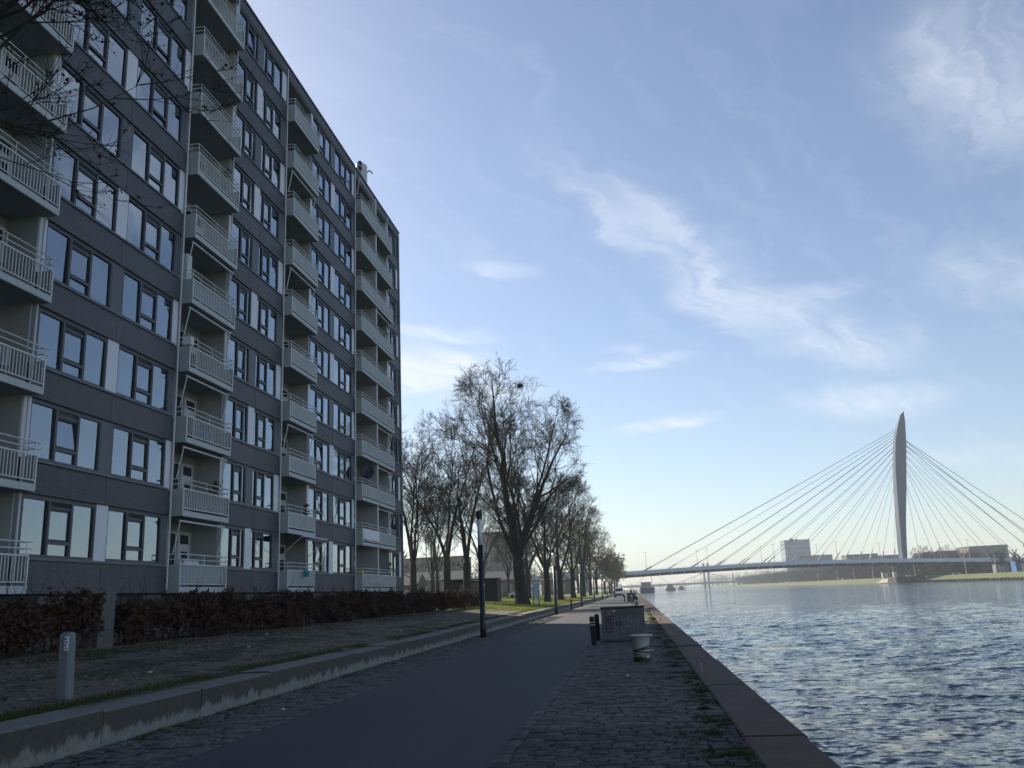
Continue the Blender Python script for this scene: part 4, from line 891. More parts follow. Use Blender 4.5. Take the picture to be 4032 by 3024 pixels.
# nest
g = G(); r = random.Random(2)
for i in range(160):
    a, b_ = r.uniform(0, 6.28), r.uniform(-1, 1); p = Vector((math.cos(a)*.32*math.sqrt(1-b_*b_), math.sin(a)*.32*math.sqrt(1-b_*b_), b_*.27)); d = Vector((r.gauss(0, 1), r.gauss(0, 1), r.gauss(0, .5))).normalized()*.25
    q = d.orthogonal().normalized()*.014; g.poly([p - d, p - d + q, p + d + q, p + d])
g.lathe([(.05, -.22), (.24, -.12), (.3, .05), (.22, .16), (.05, .1)], 0, 0, 10)
tag(stuff(g.build('bird_nest', 'wood_dark', None, loc=(-10.05, 85.4, 22.4))), 'dark round bird nest high in the largest tree', 'nest')
bpy.data.objects['bird_nest'].pop('kind', None)
specs = [  # x, y, proto, rotation, scale, label
    (-10.1, 103, 1, .4, .86, 'dark leaning tree right behind the largest tree on the lawn'), (-10.3, 124, 0, 2.0, .95, 'third tree of the row beside the low wall'), (-10.4, 152, 1, 3.3, .92, 'fourth tree of the row beside the low wall'),
    (-10.2, 180, 2, .9, .95, 'fifth tree of the row beside the low wall'), (-10.3, 210, 1, 5.0, .9, 'sixth tree of the row beside the low wall'), (-10.2, 242, 0, 1.2, .95, 'seventh tree of the row beside the low wall'), (-16, 134, 1, .7, .95, 'tree of the second row behind the third lawn tree'), (-15.8, 160, 0, 4.1, .95, 'tree of the second row behind the fourth lawn tree'),
    (-25.3, 100, 3, 1.9, 1.02, 'bare tree nearest to the far corner of the apartment block'), (-21.5, 101, 4, 3.9, 1.04, 'bare tree standing left of the dark shed'), (-18.4, 97, 3, 5.2, .98, 'bare tree standing in front of the dark shed'),
    (-38.2, 170, 4, .2, 1.1, 'pale hazy tree farther back behind the bare trees'), (-34.5, 150, 3, 4.4, 1.0, 'hazy tree behind the corner of the apartment block'), (-27, 190, 1, 2.2, .9, 'hazy tree in front of the distant flats'), (-20, 165, 2, 5.5, .85, 'thin hazy tree between shed and distant flats'), (-15.5, 190, 0, 3.0, .8, 'thin hazy tree behind the row of trees'), (-24, 140, 4, 1.0, .95, 'bare tree behind the dark shed')]
for x, y, k, rz, s, lb in specs: put_tree((T_pop + T_thin)[k], 'bare_tree', (x, y, ground_z(x) - .02), rz, s, lb, group='bare trees on the lawn')
for i, (x, y, s) in enumerate([(-8.8, 268, 1.0), (-8.2, 300, 1.05), (-8.4, 335, 1.0), (-8.0, 372, 1.1), (-7.9, 412, 1.1), (-8.6, 450, 1.1), (-20, 320, 1.2), (-24, 400, 1.25)]):
    put_tree(T_will, 'willow_tree', (x, y, .5), i*1.3, s, '%s drooping yellowish tree past the van at the end of the row' % ['first', 'second', 'third', 'fourth', 'fifth', 'sixth', 'seventh', 'eighth'][i], group='drooping trees near the bridge')
# tree just outside the left edge whose branches hang into the picture
T_near = tree_mesh(77, 12, 1.0, 5.6, [(.12, .3, 7.5, .55), (.5, .5, 6.6, .42), (.5, 5.9, 6.4, .42), (.5, 1.3, 6.5, .4), (.5, 2.6, 6, .4), (.5, 4.2, 6, .4), (.3, .9, 7.5, .4)], .2, 14000, .06, 'bud_dark', up=.11, cnt=(9, 7, 6, 4), thin=.005, sides=False)
put_tree(T_near, 'near_tree', (-11.3, 9.5, ground_z(-11.3) - .02), .2, 1.2, 'bare twigs with small buds hanging in at the upper left')

# ------------------------------------------------------------------ hedge of brown beech in three lengths
def hedge(y0, y1, x0, x1, n, label, seed):
    t_ = wempty('beech_hedge', ((x0+x1)/2, (y0+y1)/2, ground_z(-12.8))); tag(t_, label, 'hedge', 'brown hedge along the building')
    h = np.random.default_rng(seed); zb_ = ground_z(-12.8)
    yy = h.uniform(y0, y1, n*2); prof = 1.8 + .14*np.sin(yy*.9 + seed) + .12*np.sin(yy*2.7) + .1*np.sin(yy*6.1) + .05*np.sin(yy*13) + np.abs(h.normal(0, .07, n*2)); bare = .5 + .5*np.sin(yy*1.1 + seed*2) + .4*np.sin(yy*2.9 + 1)
    zz = prof - (prof - zb_)*h.beta(1.1, 1.5, n*2); keep = (zz - zb_ > .75*np.clip(bare, 0, 1.2)*h.random(n*2)**.3); keep[:n//6] = True
    u = h.random(n*2); xx = np.where(u < .55, x1 - np.abs(h.normal(0, .14, n*2)), h.uniform(x0, x1, n*2)) + .08*np.sin(yy*3.1 + zz*4)
    P = np.stack([xx, yy, zz], 1)[keep]; m_ = len(P); s = h.uniform(.035, .075, m_)[:, None]
    A = h.normal(size=(m_, 3)); A /= np.linalg.norm(A, axis=1)[:, None]; B = np.cross(A, h.normal(size=(m_, 3))); B /= np.linalg.norm(B, axis=1)[:, None]
    V = np.stack([P - A*s, P + B*s*.6, P + A*s, P - B*s*.6], 1).reshape(-1, 3); F = np.arange(m_*4).reshape(-1, 4)
    mobj('foliage', npmesh('foliage', V, F, 'leaf_hedge'), None, t_)
    r = random.Random(seed); y = y0 + .1; g = G()
    while y < y1:
        x = r.uniform(x0 + .25, x1 - .2); p = [(x, y, zb_ - .05)]
        for q in range(4): p.append((p[-1][0] + r.gauss(0, .07), p[-1][1] + r.gauss(0, .09), p[-1][2] + .31 + r.uniform(-.03, .05)))
        g.tube(p, [.025, .02, .016, .012, .006], 4, False)
        for q in range(5):
            b_ = p[r.randrange(1, 5)]; g.tube([b_, (b_[0] + r.gauss(0, .15), b_[1] + r.gauss(0, .2), b_[2] + r.uniform(.1, .55))], [.008, .003], 3, False)
        y += r.uniform(.16, .36)
    stuff(g.build('stems', 'twig_red', t_))
hedge(6, 19.6, -13.45, -12.4, 17000, 'brown beech hedge left of the grey marker post', 3)
hedge(20.7, 44, -13.45, -12.45, 22000, 'long middle stretch of brown hedge below the second balcony stack', 4)
hedge(44.3, 71, -13.45, -12.45, 21000, 'far end of the brown hedge reaching past the building corner', 5)
tag(G().bbox(-13.2, -12.75, 19.85, 20.5, .7, 2.1, .02).build('concrete_pillar', 'plinth_pale'), 'pale concrete pillar standing in the gap of the hedge', 'pillar')

# ------------------------------------------------------------------ grass: tufts that nobody could count
def blades(name, n, fx, mat, seed, hmin, hmax, w):
    h = np.random.default_rng(seed); P, s = fx(h, n); m_ = len(P); H_ = h.uniform(hmin, hmax, m_)*s; a = h.uniform(0, 6.28, m_); d = np.stack([np.cos(a), np.sin(a), 0*a], 1); tip = P + np.stack([h.normal(0, .4, m_)*H_, h.normal(0, .4, m_)*H_, H_], 1)
    V = np.stack([P - d*w, P + d*w, tip], 1).reshape(-1, 3); return stuff(mobj(name, npmesh(name, V, np.arange(m_*3).reshape(-1, 3), mat), None))
def zg(x): return np.where(x > -7.2, 0.0, np.minimum(.44 + (-7.2 - x)*.065, 1.1))
def f_edge(h, n):
    y = 9 + 56*h.random(n)**1.6; x = np.where(h.random(n) < .6, -7.22 - np.abs(h.normal(0, .2, n)), -12.3 + np.abs(h.normal(0, .6, n))); d = np.sin(y*.7) + np.sin(y*1.9 + 1) + np.sin(x*3 + y*.3); k = d > -.6
    x, y = x[k], y[k]; return np.stack([x, y, zg(x)], 1), np.ones(len(x))
blades('verge_grass', 26000, f_edge, 'grass_blade', 8, .03, .1, .006)
def f_gut(h, n):
    y = 9 + 60*h.random(n)**1.5; side = h.random(n) < .45; x = np.where(side, -6.58 + np.abs(h.normal(0, .12, n)), 1.0 - np.abs(h.normal(0, .16, n))); d = np.sin(y*.9 + 2*side) + np.sin(y*2.3) + .6*np.sin(y*5.1); k = d > .1
    x, y = x[k], y[k]; return np.stack([x, y, 0*x - .01], 1), np.ones(len(x))
blades('joint_weeds', 45000, f_gut, 'grass_blade', 9, .02, .075, .006)
def f_moss(h, n):
    k = h.integers(0, 75, n); cy_ = 8.5 + 42*(np.arange(75)/75)**1.25 + h.normal(0, .3, 75); cx_ = 1.0 - np.abs(h.normal(0, .22, 75)); cr = h.uniform(.05, .26, 75)*(1 + (cy_ > 14)*.3)
    x = np.minimum(cx_[k] + h.normal(0, .5, n)*cr[k], 1.02); y = cy_[k] + h.normal(0, 1.0, n)*cr[k]; return np.stack([x, y, 0*x - .005], 1), np.ones(n)
blades('moss_tufts', 30000, f_moss, 'bud_dark', 15, .015, .06, .007)
def f_lawn(h, n):
    y = 62 + 110*h.random(n)**1.4; x = -7.3 - 28*h.random(n)**1.3; return np.stack([x, y, zg(x)], 1), np.ones(n)
blades('lawn_grass', 60000, f_lawn, 'grass_lawn', 10, .05, .13, .016)

def f_lit(h, n):
    y = 8.5 + 55*h.random(n)**1.5; x = np.where(h.random(n) < .5, -12.4 + np.abs(h.normal(0, 1.0, n)), h.uniform(-12.4, -7.3, n)); x = np.minimum(x, -7.25); return np.stack([x, y, zg(x) + .012], 1), np.ones(n)
def litter_bits(name, n, fx, mat, seed):
    h = np.random.default_rng(seed); P, _ = fx(h, n); m_ = len(P); s_ = h.uniform(.012, .04, m_)[:, None]; A = h.normal(size=(m_, 3))*np.array([1, 1, .25]); B = h.normal(size=(m_, 3))*np.array([1, 1, .25])
    V = np.stack([P - A*s_, P + B*s_*.7, P + A*s_, P - B*s_*.7], 1).reshape(-1, 3); stuff(mobj(name, npmesh(name, V, np.arange(m_*4).reshape(-1, 4), mat), None))
litter_bits('leaf_litter', 16000, f_lit, 'leaf_hedge', 12)
def f_clod(h, n):
    y = 8.5 + 40*h.random(n)**1.6; x = h.uniform(-12.2, -7.3, n); return np.stack([x, y, zg(x) + .006], 1), np.ones(n)
def f_edge2(h, n):
    y = 8.5 + 45*h.random(n)**1.6; x = -6.55 + np.abs(h.normal(0, .5, n)); return np.stack([x, y, 0*x + .022], 1), np.ones(n)
litter_bits('gutter_litter', 2200, f_edge2, 'leaf_hedge', 14)
litter_bits('earth_clods', 14000, f_clod, 'sand', 13)

# ================================================================== BRIDGE
br = wempty('cable_stayed_bridge', (137, 475, -1.2)); tag(br, 'pale cable-stayed bridge with one tall blade-shaped pylon crossing the canal', 'bridge')
def dz_(x): return 10.75 + 1.25*math.sin(max(0, min(1, (x + 2)/148))*math.pi) if x < 80 else 12.0 - ((x - 72)/128)**1.6*4.4     # top of the deck edge
YN, YF = 463.5, 486.5
xsd = list(np.arange(-60, 262, 8.0))
def deck(name, off_top, off_bot, y0, y1, mat):
    return G().loft([[(x, y0, dz_(x) + off_bot), (x, y0, dz_(x) + off_top), (x, y1, dz_(x) + off_top), (x, y1, dz_(x) + off_bot)] for x in xsd]).build(name, mat, br)
deck('roadway', -.9, -1.2, YN + .5, YF - .5, 'asphalt')
for y0, y1 in ((YN - .4, YN + .25), (YF - .25, YF + .4)): deck('edge_girder', 0, -1.75, y0, y1, 'bridge_paint')
G().loft([[(x, YN + .2, dz_(x) - 1.25), (x, YF - .2, dz_(x) - 1.25), (x, YF - 4, dz_(x) - 2.9), (x, YN + 4, dz_(x) - 2.9)] for x in xsd]).build('deck_underside', 'bridge_under', br)
rib = None
for x in np.arange(-55, 255, 6.25):
    x = float(x); g = G().loft([[(xx, YN + .1, dz_(x) - 1.76), (xx, YN + 3.8, dz_(x) - 2.95), (xx, YN + 3.8, dz_(x) - 3.1), (xx, YN + .1, dz_(x) - 2.1)] for xx in (x - .35, x + .35)]); g.build('cross_rib', 'bridge_paint', br)
g = G()
for y in (YN - .1, YF + .1):
    g.tube([(x, y, dz_(x) + .42) for x in xsd], .05, 4)
g.build('parapet_rail', 'cable', br)
# pylon
L_ = [(87.4, 149.2), (85.5, 146.9), (80.7, 144.8), (75.9, 143.2), (70.2, 141.8), (64.5, 140.8), (57.8, 139.8), (50.5, 139.0), (42.1, 138.2), (29.4, 137.2), (18.4, 136.4), (10.6, 136.2), (7.3, 135.5), (2.0, 134.8), (-1.5, 134.6)]
R_ = [(87.4, 149.35), (82.4, 149.4), (75.5, 148.8), (69.8, 148.2), (58.5, 146.6), (47.3, 145.0), (36.2, 143.2), (29.1, 142.1), (19.8, 141.0), (12.3, 140.3), (10.4, 140.0), (7.3, 137.2), (2.0, 138.0), (-1.5, 138.6)]
C_ = [(87.4, 149.25), (80, 144.9), (66, 141.1), (56.6, 139.9), (38.7, 138.6), (31, 138.2), (21.1, 137.7), (10.8, 137.0), (7, 135.9), (-1.5, 135.2)]
ip = lambda z, tab: float(np.interp(z, [q[0] for q in tab][::-1], [q[1] for q in tab][::-1]))
rings = []
for z in list(np.linspace(-1.5, 10, 6)) + list(np.linspace(12, 80, 30)) + [82, 84, 85.5, 86.5, 87.4]:
    l, r_, c = ip(z, L_), ip(z, R_), ip(z, C_); w = r_ - l; dpt = 1.2 + w*.55
    if z > 60: c = l + .02*w
    rings.append([(l, 475 + dpt*.35, z), (c, 475 - dpt*.6, z), (l + w*.72, 475 - dpt*.42, z), (r_, 475 + .1*dpt, z), (l + w*.7, 475 + dpt*1.0, z), (l + w*.2, 475 + dpt*.9, z)])
G().loft(rings).build('pylon', 'pylon_paint', br)
# stay cables, each one a part
lx = [5.1, 17.6, 30.1, 43.2, 55.5, 68.2, 80.3, 93.1, 106.0, 118.4, 130.5]; lz = [78.2, 76.7, 75, 73.3, 71.5, 68.8, 66.8, 63.7, 60.6, 56.6, 50]
rx = [149.7, 162.4, 175.4, 188, 200, 210, 218.5]; rz_ = [48.4, 56.2, 60, 63.5, 66.5, 69, 71.4]
for xs_, zs_, tab, sgn in ((lx, lz, L_, -1), (rx, rz_, R_, 1)):
    for i, (x, z) in enumerate(zip(xs_, zs_)):
        for y in (YN, YF):
            a = Vector((x, y, dz_(x) - .3)); b = Vector((ip(z, tab) - sgn*.25, 475 + (y - 475)*.05, z)); rad = .1
            if sgn > 0 and i > 4: rad = .16
            n_ = 8; pts = [a.lerp(b, q/n_) - Vector((0, 0, 4*.35*(q/n_)*(1 - q/n_))) for q in range(n_ + 1)]
            G().tube(pts, rad, 5, False).build('stay_cable', 'cable', br); d = (b - a).normalized(); G().tube([a, a + d*5.5], .27, 6).build('cable_sleeve', 'cable', br)
# piers on the banks and abutment under the pylon
G().box(-30, -24, YN + 4, YF - 4, 0, dz_(-27) - 2.9).build('pier', 'far_concrete', br)
G().box(205, 209, YN + 4, YF - 4, 1, dz_(207) - 2.9).build('pier', 'far_concrete', br)
tag(G().loft([[(132.2, 462, z), (140.5 + (z < 0)*.0, 460, z), (143, 492, z), (133, 494, z)] if z < 0 else [(133, 463, z), (143.5, 462, z), (145, 490, z), (134, 492, z)] for z in (-2.5, 1.9)]).build('pylon_abutment', 'pile'), 'dark sheet-pile block in the water under the bridge pylon', 'abutment')
# tall lamp standards on the deck
for i, (x, y) in enumerate([(7, YN), (35, YF), (38.5, YN), (69, YF), (72, YN), (98, YF), (103, YN), (130, YF), (134.5, YN), (160, YF), (166, YN)]):
    t_ = wempty('bridge_lamp', (x, y, dz_(x) - .9)); tag(t_, 'slender street lamp on the bridge, %s counted from the left bank' % (ln + ['last'])[i], 'street lamp', 'street lamps on the bridge')
    G().tube([(x, y, dz_(x) - .9), (x, y, dz_(x) + 9)], [.14, .07], 6).build('mast', 'cable', t_); G().tube([(x - 1.0, y, dz_(x) + 8.9), (x, y, dz_(x) + 9.05), (x + .9, y, dz_(x) + 8.9)], [.1, .06, .1], 5).build('lantern', 'cable', t_)
# navigation diamond below the deck
t_ = wempty('navigation_sign', (34.3, YN - .5, dz_(34) - 3)); tag(t_, 'small yellow diamond sign below the bridge deck', 'sign'); G().loft([[(34.3 - 1.1, y, dz_(34) - 2.7), (34.3, y, dz_(34) - 3.8), (35.4, y, dz_(34) - 2.7), (34.3, y, dz_(34) - 1.6)] for y in (YN - .6, YN - .5)]).build('board', 'yellow', t_); G().tube([(34.3, YN - .5, dz_(34) - 1.5), (34.3, YN - .5, dz_(34) - 2.4)], .06, 5).build('hanger', 'cable', t_)

# ================================================================== FAR BANK
def wood(name, n, fx, mat, seed, hmin, hmax, tri=90):
    """a mass of bare trees: thin twigs through each crown, a stem under it"""
    h = np.random.default_rng(seed); V = []; 
    for i in range(n):
        x, y, z = fx(h); H = h.uniform(hmin, hmax); rad = H*h.uniform(.2, .3)
        u = h.normal(size=(tri, 3)); u /= np.linalg.norm(u, axis=1)[:, None]; rr_ = h.random(tri)[:, None]**.4
        c = np.array([x, y, z + H*.62]); P = c + u*rr_*np.array([rad, rad, H*.4]); D = u*np.array([.5, .5, .8]) + np.array([0, 0, .5]) + h.normal(0, .3, (tri, 3)); D /= np.linalg.norm(D, axis=1)[:, None]
        Lq = h.uniform(.8, 2.6, tri)[:, None]; S = np.cross(D, h.normal(size=(tri, 3))); S /= np.linalg.norm(S, axis=1)[:, None]; w = h.uniform(.05, .2, tri)[:, None]
        V.append(np.stack([P - S*w, P + S*w, P + D*Lq], 1)); s_ = H*.012 + .08
        V.append(np.array([[[x - s_, y, z - .5], [x + s_, y, z - .5], [x, y, z + H*.9]], [[x, y - s_, z - .5], [x, y + s_, z - .5], [x, y, z + H*.9]]]))
    V = np.concatenate(V).reshape(-1, 3); return stuff(mobj(name, npmesh(name, V, np.arange(len(V)).reshape(-1, 3), mat), None))
def fx1(h):
    y = 480 + 900*h.random(); x = 154 + 50*h.random()**1.5; return x, y, 1.6
wood('far_wood', 1000, fx1, 'wood_mass', 1, 7, 12, 190)
def fx2(h):
    y = 1000 + 1500*h.random(); x = 150 + 150*h.random(); return x, y, 1.6
wood('farther_wood', 420, fx2, 'wood_mass', 2, 14, 26, 70)
def fx3(h):
    y = 360 + 240*h.random(); x = 166 + 40*h.random(); return x, y, 1.7
wood('scrub', 460, fx3, 'wood_mass', 3, 2.0, 5.5, 60)
def fx4(h):
    y = 1500 + 1500*h.random(); x = -40 - 260*h.random(); return x, y, 1.0
wood('horizon_wood', 300, fx4, 'wood_mass', 4, 10, 20, 60)
strip('horizon_bank', [(-8, -1.6), (1, .6), (20, 1.0), (139, 1.0)], 2450, 3600, 'bank_grass')
def fx6(h):
    y = 2480 + 500*h.random(); x = -20 + 190*h.random(); return x, y, 1.0
wood('canal_end_wood', 240, fx6, 'wood_mass', 6, 9, 20, 70)
def fx5(h):
    y = 230 + 500*h.random(); x = -45 - 130*h.random()**1.2; return x, y, 1.0
wood('park_wood', 170, fx5, 'wood_mass', 5, 9, 16, 110)
for i, (x, y, s, rz) in enumerate([(156, 402, .95, 0), (157, 388, .9, 2), (156.5, 371, 1.0, 4), (159, 360, 1.1, 1), (163, 352, 1.2, 3), (158, 347, 1.0, 5)]):
    put_tree(T_small, 'bank_tree', (x, y, 1.5), rz, s*1.12, '%s bare tree from the left on the far bank in front of the bridge deck' % ['first', 'second', 'third', 'fourth', 'fifth', 'rightmost'][i], group='bare trees on the far bank')
for i, (x, y, s) in enumerate([(172, 560, .95), (178, 566, .9), (185, 560, .8), (192, 570, .95)]):
    put_tree(T_pop[i % 3], 'bank_poplar', (x, y, 1.7), i*1.7, s, '%s hazy poplar behind the bridge right of the pylon' % ['first', 'second', 'third', 'fourth'][i], group='poplars behind the pylon')
for i, (y, h_) in enumerate([(760, 6), (690, 7), (640, 7), (590, 7), (545, 7), (505, 8.5), (430, 9), (396, 7), (345, 11)]):
    t_ = wempty('bank_lamp', (151.5, y, 1.5)); tag(t_, 'pale lamp mast on the far bank, %s from the left' % ln[i], 'lamp mast', 'lamp masts on the far bank')
    G().tube([(151.5, y, 1.3), (151.5, y, 1.6 + h_)], [.16, .1], 6).build('mast', 'white_paint', t_); G().bbox(151.2, 152.2, y - .15, y + .15, 1.55 + h_, 1.75 + h_, .03).build('lantern', 'white_paint', t_)
# row of timber piles at the water's edge
pm = G().lathe([(.2, -2.2), (.2, -.25), (.12, -.15)], 0, 0, 6); pme = bpy.data.meshes.new('bank_pile'); pme.from_pydata(pm.v, [], pm.f); pme.materials.append(MATS['pile'])
pr = wempty('pile_row', (136.4, 390, -1.2)); tag(pr, 'row of short dark timber piles along the far waterline', 'pile row')
for i in range(120):
    mobj('pile', pme, None, pr, loc=(136.3 + rr.uniform(-.1, .1), 330 + i*1.12, rr.uniform(-.15, .1)))
# odd boxes on the bank
def bankbox(name, x, y, w, d, h_, mat, label, cat, roof='roof_grey'):
    t_ = wempty(name, (x, y, 1.5)); tag(t_, label, cat); G().bbox(x - w/2, x + w/2, y - d/2, y + d/2, 1.2, 1.6 + h_, .04).build('housing', mat, t_); G().bbox(x - w/2 - .1, x + w/2 + .1, y - d/2 - .1, y + d/2 + .1, 1.6 + h_, 1.72 + h_, .03).build('roof', roof, t_)
    G().box(x - w*.25, x + w*.05, y - d/2 - .03, y - d/2, 1.6, 1.5 + h_*.8).build('door', 'white_paint', t_)
bankbox('pump_house', 147.5, 545, 5, 4, 3.2, 'far_concrete', 'small grey pump house on the far bank left of the pylon', 'hut')
bankbox('white_kiosk', 139, 498, 1.6, 1.6, 3.0, 'white_paint', 'narrow white kiosk beside the pylon abutment', 'kiosk')
bankbox('grey_hut', 158, 408, 5, 4, 3.5, 'far_concrete', 'pale grey hut under the right part of the bridge', 'hut')
bankbox('blue_container', 161, 392, 8, 5, 4.2, 'tarp_blue', 'dark blue container with a bright cyan corner under the bridge', 'container', 'tarp_cyan')
tag(G().loft([[(134.5, 494, -.9), (137.5, 494, -.6), (141.5, 494, 1.9), (139, 494, 2.0)], [(134.8, 520, -.9), (137.5, 520, -.6), (141, 520, 1.2), (139, 520, 1.2)]]).build('sand_heap', 'sand'), 'sandy slope beside the pylon abutment', 'sand heap')
t_ = wempty('park_bench', (150.5, 440, 1.6)); tag(t_, 'long white picnic bench on the far bank right of the pylon', 'bench'); G().box(148.5, 152.6, 439.6, 440.4, 2.2, 2.4).build('seat', 'white_paint', t_); G().box(149, 149.3, 439.7, 440.3, 1.4, 2.2).build('leg', 'white_paint', t_); G().box(151.8, 152.1, 439.7, 440.3, 1.4, 2.2).build('leg', 'white_paint', t_)

def block(name, x0, x1, y0, y1, z0, h_, mat, label, cols, rows, colsl=0, wmat='glass_dark', roof=True, wfrac=.62, hfrac=.5, cat='building'):
    """a building with its windows let into the front and, if asked, the left side"""
    t_ = wempty(name, ((x0+x1)/2, (y0+y1)/2, z0)); tag(t_, label, cat, 'distant buildings')
    G().box(x0, x1, y0, y1, z0 - 2, z0 + h_).build('wall', mat, t_)
    if roof: G().box(x0 - .25, x1 + .25, y0 - .25, y1 + .25, z0 + h_, z0 + h_ + .5).build('roof', 'roof_grey', t_)
    def grid(n, a, b, face):
        if not n: return
        cw = (b - a)/n; rh = h_/rows; ww, wh = cw*wfrac, rh*hfrac
        g = G().box(*((-ww/2, ww/2, -.12, .04) if face == 'f' else (-.12, .04, -ww/2, ww/2)), 0, wh); me = bpy.data.meshes.new('window'); me.from_pydata(g.v, [], g.f); me.materials.append(MATS[wmat])
        g2 = G().box(*((-ww/2 - .12, ww/2 + .12, -.06, .02) if face == 'f' else (-.06, .02, -ww/2 - .12, ww/2 + .12)), -.14, 0)
        for i in range(n):
            for j in range(rows):
                c = a + (i + .5)*cw; z = z0 + (j + .28)*rh
                mobj('window', me, None, t_, loc=(c, y0, z) if face == 'f' else ((x0, c, z) if face == 'l' else (x1 + .08, c, z)))
    grid(cols, x0, x1, 'f'); grid(abs(colsl), y0, y1, 'l' if colsl > 0 else 'r'); return t_
t_ = block('office_tower', 164.5, 191, 980, 1010, 2, 43.5, 'tower_grey', 'square grey office tower seen through the bridge cables', 8, 8, 6, 'glass_bright', wfrac=.4, hfrac=.35)
G().box(172, 175, 986, 990, 45.9, 48).build('roof_plant', 'roof_grey', t_); G().box(178, 179.5, 986, 990, 45.9, 47.4).build('roof_plant', 'roof_grey', t_)
block('office_annex', 179, 211, 972, 979, 2, 26, 'brick_dark', 'low dark annex in front of the grey office tower', 9, 4)
block('long_flats', 180, 205, 775, 795, 2, 19.6, 'brick_brown', 'long brown low-rise left of the bridge pylon', 8, 4)
block('long_flats', 206, 225, 785, 800, 2, 18, 'brick_dark', 'darker low-rise just left of the bridge pylon', 6, 4)
block('brown_flats', 193, 203, 618, 640, 2, 14.6, 'brick_brown', 'brown low-rise right of the pylon behind the cables', 4, 4)
block('brown_flats', 203.5, 217, 622, 640, 2, 15, 'brick_dark', 'dark low-rise with roof plant right of the pylon', 5, 4)
block('brown_flats', 217.5, 232, 612, 630, 2, 12.6, 'glass_dark', 'low glassy blue-grey hall under the right cables', 6, 3)
block('pale_flats', 222, 246, 618, 640, 2, 17, 'brick_pale', 'pale wide office block behind the right-hand bank trees', 9, 4)
# second bridge far down the canal with twin towers
fb = wempty('distant_bridge', (60, 1300, -1)); tag(fb, 'hazy distant road bridge with twin grey towers far down the canal', 'bridge')
G().box(-120, 190, 1290, 1302, 4.6, 7.2).build('deck', 'bridge_under', fb)
for x in (99.5, 105.5): G().box(x, x + 2.8, 1294, 1300, -2, 34).build('tower', 'far_concrete', fb)
for s_ in (-1, 1): G().tube([(104 + s_*3, 1297, 20), (104 + s_*48, 1297, 6)], .5, 5).build('stay', 'cable', fb); 
t_ = wempty('distant_mast', (30, 1500, 0)); tag(t_, 'thin hazy suspension mast on the horizon', 'mast'); G().tube([(32, 1600, 0), (32, 1600, 38)], [.7, .35], 6).build('mast', 'far_concrete', t_); G().tube([(32, 1600, 34), (60, 1600, 10)], .4, 4).build('stay', 'cable', t_); G().tube([(32, 1600, 34), (2, 1600, 8)], .4, 4).build('stay', 'cable', t_)
# boats
def boat(name, x, y, w, L, hull_h, label, cabin):
    t_ = wempty(name, (x, y, -1.2)); tag(t_, label, 'boat'); h = hull_h
    G().loft([[(x + w/2*k, yy, -1.4 + (0 if k > .6 else .2)), (x + w/2*k2, yy, -1.2 + h + sh), (x - w/2*k2, yy, -1.2 + h + sh), (x - w/2*k, yy, -1.4)] for yy, k, k2, sh in ((y, .78, .9, .3), (y + 3, .95, 1, .15), (y + L*.5, 1, 1, 0), (y + L, .8, .9, .2))]).build('hull', 'hull', t_)
    G().loft([[(x + w/2*.96*s_, yy, -1.2 + h + a) for s_, a in ((-1, .2), (-1, .75), (1, .75), (1, .2))] for yy in (y + .3, y + .6)]).build('bulwark', 'far_concrete', t_)
    for dx, dy, ww, dd, z0, z1, m in cabin: G().bbox(x + dx - ww/2, x + dx + ww/2, y + dy, y + dy + dd, -1.2 + h + z0, -1.2 + h + z1, .05).build('deckhouse', m, t_)
    return t_
b_ = boat('cargo_barge', 8.4, 588, 9.8, 80, 3.2, 'dark cargo barge moored head-on at the left quay beyond the bridge', [(-2.6, 4, 2, 3, .2, 1.6, 'far_concrete'), (2.8, 5, 1.8, 3, .2, 1.3, 'white_paint'), (0, 50, 7, 8, .2, 4.0, 'far_concrete'), (0, 49.7, 6.4, .4, 2.4, 3.6, 'glass_dark'), (0, 48.6, 8.2, 11, 4.0, 4.3, 'hull')])
for x, h_ in ((5.5, 3.4), (8.4, 4.6), (11.4, 3.0)): G().tube([(x, 592, 2), (x, 592, 2 + h_)], .1, 5).build('mast', 'white_paint', b_)
boat('motor_vessel', 33, 820, 9, 40, 2.2, 'hazy motor vessel sailing far down the canal', [(0, 10, 6, 10, .2, 2.4, 'hull'), (0, 14, 3.4, 5, 2.4, 4.0, 'hull')])
boat('small_vessel', 52, 1000, 7, 26, 2.0, 'fainter small vessel behind the motor vessel', [(0, 8, 4.5, 8, .2, 2.2, 'hull')])
t_ = wempty('river_buoy', (45, 800, -1.2)); tag(t_, 'tiny white buoy on the hazy water beside the distant vessels', 'buoy'); G().lathe([(.6, -1.5), (.7, -.6), (.3, .6), (.3, 1.6), (.05, 1.8)], 45, 800, 8).build('float', 'white_paint', t_); G().lathe([(.35, 1.6), (.35, 2.0)], 45, 800, 8).build('top_mark', 'white_paint', t_)

